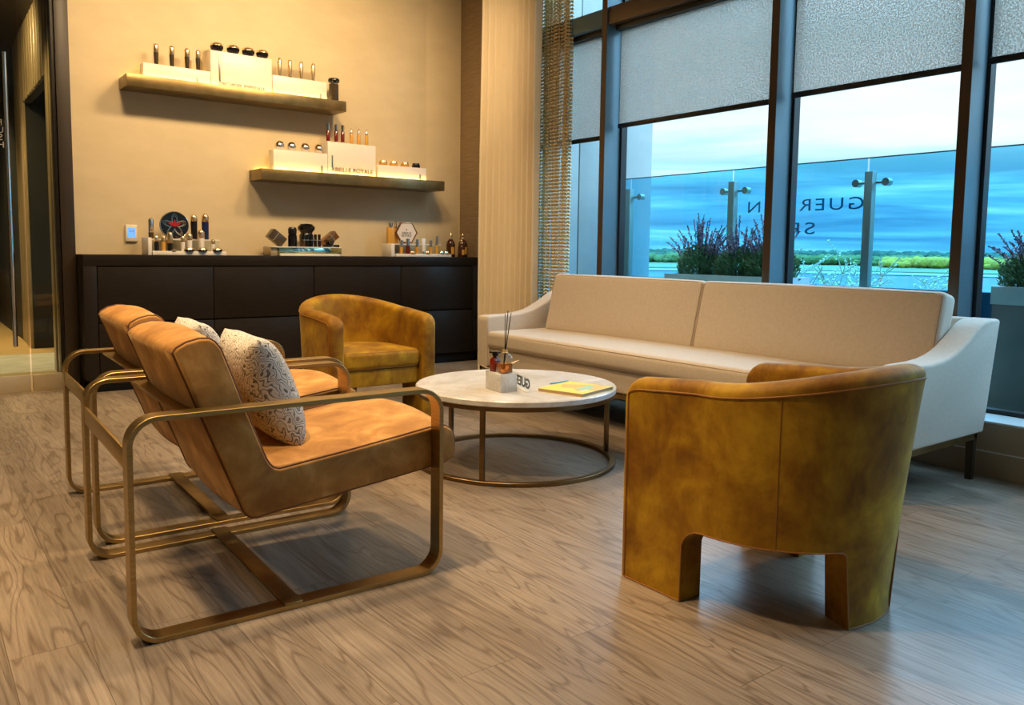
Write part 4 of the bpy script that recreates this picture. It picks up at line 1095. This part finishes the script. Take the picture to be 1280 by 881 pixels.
PLB = [(4.50, 3.44), (1.99, .72)]
def planter(ya, yb_, label, x0=4.95, x1=5.32, h_=.935):
    t = tag(empty('planter_box', ((x0 + x1) / 2, (ya + yb_) / 2, 0)), label, 'planter', 'balcony planters')
    hx_, hy = (x1 - x0) / 2, (ya - yb_) / 2
    B('planter_body', (-hx_, hx_, -hy, hy, .03, h_ - .10), 'planter', t, r=.006)
    g = bmesh.new()
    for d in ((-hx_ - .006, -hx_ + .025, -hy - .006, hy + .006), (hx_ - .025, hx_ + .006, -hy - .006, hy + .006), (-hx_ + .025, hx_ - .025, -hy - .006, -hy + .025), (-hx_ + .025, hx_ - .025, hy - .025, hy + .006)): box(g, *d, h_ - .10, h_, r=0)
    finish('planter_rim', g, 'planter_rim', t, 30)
    B('soil', (-hx_ + .02, hx_ - .02, -hy + .02, hy - .02, h_ - .10, h_ - .03), 'stem', t, r=0)
    B('foot', (-hx_ + .03, hx_ - .03, -hy + .03, hy - .03, 0, .03), 'gasket', t, r=0)
    return t
planter(4.50, 3.44, 'grey planter box outside the bay left of the mirrored lettering')
planter(2.03, .72, 'grey planter box with a pale rim outside the rightmost bay')

def shrub(x, y, z, seed, label, hgt=.34, spread=.30, n=46):
    rr = random.Random(seed)
    t = tag(empty('purple_shrub', (x, y, z)), label, 'shrub', 'purple shrubs in the balcony planters')
    gf, gp, gs = bmesh.new(), bmesh.new(), bmesh.new()
    def leaf(g, p, d, l, w):
        d = d.normalized(); s_ = d.cross(Vector((rr.uniform(-1, 1), rr.uniform(-1, 1), rr.uniform(-.2, 1)))).normalized() * w
        up = d.cross(s_).normalized() * w * .25
        a, b, c, e = g.verts.new(p), g.verts.new(p + d * l * .5 + s_ + up), g.verts.new(p + d * l), g.verts.new(p + d * l * .5 - s_ + up)
        g.faces.new((a, b, c, e))
    for i in range(n):
        a = rr.uniform(0, 2 * pi); q = rr.random() ** .7
        H_ = hgt * rr.uniform(.62, 1.12) * (1 - .35 * q); ex, ey = cos(a) * spread * .55 * q, sin(a) * spread * 1.15 * q
        b0 = Vector((ex * .45, ey * .55, 0)); tip = Vector((ex * 1.1, ey * 1.25, H_))
        pts = [b0.lerp(tip, u) + Vector((0, 0, .10 * hgt * sin(pi * u))) + Vector((ex, ey, 0)) * .25 * u * u for u in [k / 8 for k in range(9)]]
        tube(gs, pts, .0022, 4)
        tot = 36
        for k in range(tot):
            u = .38 + .62 * k / tot; f_ = u * 8; i0 = min(7, int(f_)); p = pts[i0].lerp(pts[i0 + 1], f_ - i0); dr = (pts[i0 + 1] - pts[i0]).normalized()
            off = Vector((rr.uniform(-1, 1), rr.uniform(-1, 1), rr.uniform(-.2, .8))).normalized()
            leaf(gp, p, dr * .6 + off * .8, .027 * (1.4 - u), .0058)
    for i in range(n * 58):
        a = rr.uniform(0, 2 * pi); q = rr.random() ** .6
        p = Vector((cos(a) * spread * .52 * q, sin(a) * spread * 1.0 * q, hgt * .52 * rr.random() ** .8 * (1 - .5 * q * q)))
        leaf(gf, p, Vector((cos(a) * .6, sin(a) * .6, rr.uniform(.1, 1))), rr.uniform(.022, .042), .0065)
    for g, nm, m in ((gf, 'foliage', 'leaf'), (gp, 'flower_spikes', 'purple'), (gs, 'stems', 'stem')):
        me = bpy.data.meshes.new(nm); g.to_mesh(me); g.free(); me.materials.append(M[m]); o = bpy.data.objects.new(nm, me); COL.objects.link(o); o.parent = t
    return t
shrub(5.13, 4.29, .905, 11, 'purple-tipped shrub at the left end of the planter nearest the grey building wall', .50, .21)
shrub(5.13, 3.93, .905, 12, 'purple-tipped shrub in the middle of the left planter', .46, .20)
shrub(5.13, 3.63, .905, 13, 'purple-tipped shrub at the right end of the left planter beside the mullion', .50, .21)
shrub(5.13, 1.86, .905, 14, 'purple-tipped shrub at the left end of the right planter beside the mullion', .46, .20)
shrub(5.13, 1.50, .905, 15, 'purple-tipped shrub in the right planter at the right edge of the photo', .50, .21)

# ------------------------------------------------------------------ river landscape far below the balcony
WZ = -12.
def poly_slab(name, pts, z, m, thick=.4):
    g = bmesh.new(); ringloft(g, [[(x, y, z - thick) for x, y in pts], [(x, y, z) for x, y in pts]]); return struct(finish(name, g, m, None, 0))
def pol(d, a): return (d * sin(R(a)), d * cos(R(a)))
poly_slab('ground_water', [pol(26, 10), pol(26, 110), pol(3500, 110), pol(3500, 10)], WZ, 'water')
poly_slab('ground_far_meadow', [pol(640, 20), pol(620, 40), pol(600, 60), pol(640, 80), pol(700, 100), pol(3600, 100), pol(3600, 20)], WZ + .6, 'sand')
poly_slab('ground_far_grass', [pol(700, 20), pol(690, 40), pol(680, 60), pol(720, 80), pol(760, 100), pol(3600, 100), pol(3600, 20)], WZ + 1.2, 'grass')
def treebelt(name, d0, d1, a0, a1, n, r0, r1, m, label, cat, seed, base=WZ + 1.2, sq=.9):
    rr = random.Random(seed); g = bmesh.new()
    proto = bmesh.new(); bmesh.ops.create_icosphere(proto, subdivisions=2, radius=1); pv = [v.co.copy() for v in proto.verts]; pf = [[v.index for v in f_.verts] for f_ in proto.faces]; proto.free()
    for i in range(n):
        a = a0 + (a1 - a0) * (i + rr.random()) / n; d = rr.uniform(d0, d1); x, y = pol(d, a); r_ = rr.uniform(r0, r1)
        vs = [g.verts.new((x + v.x * r_ * 1.1 * rr.uniform(.88, 1.12), y + v.y * r_ * 1.1 * rr.uniform(.88, 1.12), base + max(0, r_ * sq * (1 + v.z * rr.uniform(.85, 1.12))))) for v in pv]
        for f_ in pf: g.faces.new([vs[q] for q in f_])
    me = bpy.data.meshes.new(name); g.to_mesh(me); g.free(); me.materials.append(M[m]); o = bpy.data.objects.new(name, me); COL.objects.link(o)
    tag(o, label, cat, kind='stuff'); return o
treebelt('tree_belt', 1250, 1450, 32, 92, 1500, 5, 11, 'far_tree', 'distant dark green woodland along the horizon across the river', 'woods', 1)
treebelt('tree_belt', 1020, 1120, 32, 92, 1100, 3, 7.5, 'mid_tree', 'yellow-green trees in front of the dark woodland across the river', 'trees', 2)
treebelt('tree_belt', 880, 1000, 61.5, 80, 420, 2.6, 6.6, 'gold_tree', 'golden autumn trees on the far bank right of the mirrored lettering', 'trees', 3)

def bare_tree(x, y, z, H_, seed, label, m='pale_leaf', nb=26):
    rr = random.Random(seed); t = tag(empty('pale_tree', (x, y, z)), label, 'tree')
    g = bmesh.new(); tube(g, [(0, 0, 0), (.05, 0, H_ * .4), (0, .1, H_ * .7)], H_ * .016, 6, taper=lambda u: 1 - .6 * u)
    tips = []
    for i in range(nb):
        a = rr.uniform(0, 2 * pi); z0 = H_ * rr.uniform(.25, .7); L_ = H_ * rr.uniform(.25, .45)
        p0 = Vector((0, 0, z0)); p2 = p0 + Vector((cos(a) * L_ * .8, sin(a) * L_ * .8, L_ * rr.uniform(.4, .9))); p1 = p0.lerp(p2, .5) + Vector((0, 0, -.05 * L_))
        tube(g, [p0, p1, p2], H_ * .005, 4, taper=lambda u: 1 - .7 * u)
        for k in range(7):
            q0 = p1.lerp(p2, rr.random()); q1 = q0 + Vector((rr.uniform(-1, 1), rr.uniform(-1, 1), rr.uniform(0, 1))) * L_ * .35
            tube(g, [q0, q0.lerp(q1, .5), q1], H_ * .0032, 3); tips.append((q0, q1))
    finish('branches', g, 'bark', t)
    g = bmesh.new()
    for q0, q1 in tips:
        for k in range(9):
            p = q0.lerp(q1, rr.random()) + Vector((rr.uniform(-1, 1), rr.uniform(-1, 1), rr.uniform(-1, 1))) * .12
            s1_ = Vector((rr.uniform(-1, 1), rr.uniform(-1, 1), rr.uniform(-1, 1))).normalized() * .11; s2_ = s1_.orthogonal().normalized() * .08
            g.faces.new([g.verts.new(p + a) for a in (s1_, s2_, -s1_, -s2_)])
    me = bpy.data.meshes.new('leaves'); g.to_mesh(me); g.free(); me.materials.append(M[m]); o = bpy.data.objects.new('leaves', me); COL.objects.link(o); o.parent = t
    return t
poly_slab('ground_near_bank', [pol(14, 5), pol(14, 115), pol(95, 115), pol(88, 70), pol(84, 50), pol(80, 5)], WZ + .4, 'sand')
dr = Vector((.84, .545))
for d, off, H_, sd, lb in ((72, -1.6, 13.3, 21, 'pale sparse tree on the near bank below the S of the mirrored lettering'), (68, 1.2, 13.0, 22, 'pale sparse tree between the glass joint and the mirrored lettering'), (76, 4.6, 11.6, 23, 'small pale sparse tree right of the railing post')):
    p = dr * d + Vector((dr.y, -dr.x)) * (off * 1.5); bare_tree(p.x, p.y, WZ + .4, H_, sd, lb)
t = tag(empty('conifer', (dr.x * 58 - .6, dr.y * 58 + .7, WZ + .4)), 'small dark conifer among the pale trees on the near bank', 'tree')
g = bmesh.new(); prof_ = [(.001, .6)]
for k in range(6): prof_ += [(1.5 * (1 - k / 6.5), .8 + k * 1.35), (.55 * (1 - k / 6.5), 1.6 + k * 1.35)]
prof_.append((.01, 9.4)); lathe(g, prof_, 9); finish('crown', g, 'conifer', t, 0)
g = bmesh.new(); lathe(g, [(.001, 0), (.16, 0), (.12, 1.2), (.001, 1.2)], 8); finish('trunk', g, 'bark', t)
t = tag(empty('channel_buoy', (.967 * 420, .525 * 420, WZ)), 'tiny red channel buoy on the river', 'buoy')
g = bmesh.new(); lathe(g, [(.001, -.2), (1.0, -.2), (1.1, .5), (.5, .8), (.35, 3.2), (.6, 3.3), (.3, 4.3), (.001, 4.4)], 12); finish('buoy_body', g, mat('buoy_red', (.75, .12, .08), .5), t)

# ------------------------------------------------------------------ sky
W = bpy.data.worlds.new('overcast_sky'); SC.world = W; W.use_nodes = True
t = W.node_tree; t.nodes.clear()
class WM: node_tree = t
wo = t.nodes.new('ShaderNodeOutputWorld'); bg = t.nodes.new('ShaderNodeBackground')
tc = t.nodes.new('ShaderNodeTexCoord'); sp = t.nodes.new('ShaderNodeSeparateXYZ'); t.links.new(tc.outputs['Generated'], sp.inputs[0])
mp = t.nodes.new('ShaderNodeMapping'); mp.inputs['Scale'].default_value = (1.5, 1.5, 24); t.links.new(tc.outputs['Generated'], mp.inputs[0])
n1 = noise(WM, mp.outputs[0], 1.9, 6, .55, .35)
mp2 = t.nodes.new('ShaderNodeMapping'); mp2.inputs['Scale'].default_value = (1, 1, 7); t.links.new(tc.outputs['Generated'], mp2.inputs[0])
n2 = noise(WM, mp2.outputs[0], 2.6, 5, .55, .2)
low = ramp(WM, n1, [(.36, (.085, .20, .32)), (.5, (.18, .37, .50)), (.62, (.42, .56, .61))])
md_ = ramp(WM, n2, [(.34, (.24, .37, .385)), (.48, (.385, .415, .42)), (.66, (.46, .44, .44))])
hi_ = ramp(WM, n2, [(.30, (.9, 1.7, 2.6)), (.50, (1.4, 2.15, 3.0)), (.7, (1.9, 2.5, 3.2))])
mr = t.nodes.new('ShaderNodeMapRange'); t.links.new(sp.outputs[2], mr.inputs[0]); mr.inputs[1].default_value = .07; mr.inputs[2].default_value = .13
sk = mixc(WM, mr.outputs[0], low, md_)
mr2 = t.nodes.new('ShaderNodeMapRange'); t.links.new(sp.outputs[2], mr2.inputs[0]); mr2.inputs[1].default_value = .24; mr2.inputs[2].default_value = .42
sk = mixc(WM, mr2.outputs[0], sk, hi_)
t.links.new(sk, bg.inputs[0]); bg.inputs[1].default_value = 2.7; t.links.new(bg.outputs[0], wo.inputs[0])

# ------------------------------------------------------------------ room lamps
lamps = [(.2, 2.3, 170, 'recessed downlight nearest the camera'), (1.6, 2.9, 130, 'recessed downlight above the nearer tan chair'), (2.6, 4.4, 110, 'recessed downlight above the far velvet chair'), (.3, 4.6, 120, 'recessed downlight near the glass partition'),
         (1.25, 5.6, 175, 'recessed downlight above the left end of the cabinet'), (2.6, 5.6, 170, 'recessed downlight above the middle of the cabinet'), (3.3, 5.5, 130, 'recessed downlight above the right of the cabinet'), (-1.4, 2.3, 90, 'recessed downlight at the left of the room')]
for x, y, e, lb in lamps: downlight(x, y, e, lb)
spot(.55, 7.7, 110, z=3.25); spot(.35, 9.4, 200, z=3.25); spot(.3, 11.6, 200, z=3.25); spot(-1.5, 11, 60, z=3.25); spot(.25, 8.7, 55, z=3.2, tgt=(1.08, 9.0, 2.7))  # last spot is an added lamp that brightens the tops of the slats

SC.view_settings.view_transform = 'Standard'; SC.view_settings.look = 'None'
SC.view_settings.exposure = .12; SC.view_settings.gamma = 1; SC.view_settings.use_curve_mapping = False
SC.cycles.max_bounces = 10; SC.cycles.transparent_max_bounces = 24; SC.cycles.diffuse_bounces = 5; SC.cycles.sample_clamp_indirect = 6
SC.cycles.caustics_reflective = False; SC.cycles.caustics_refractive = False
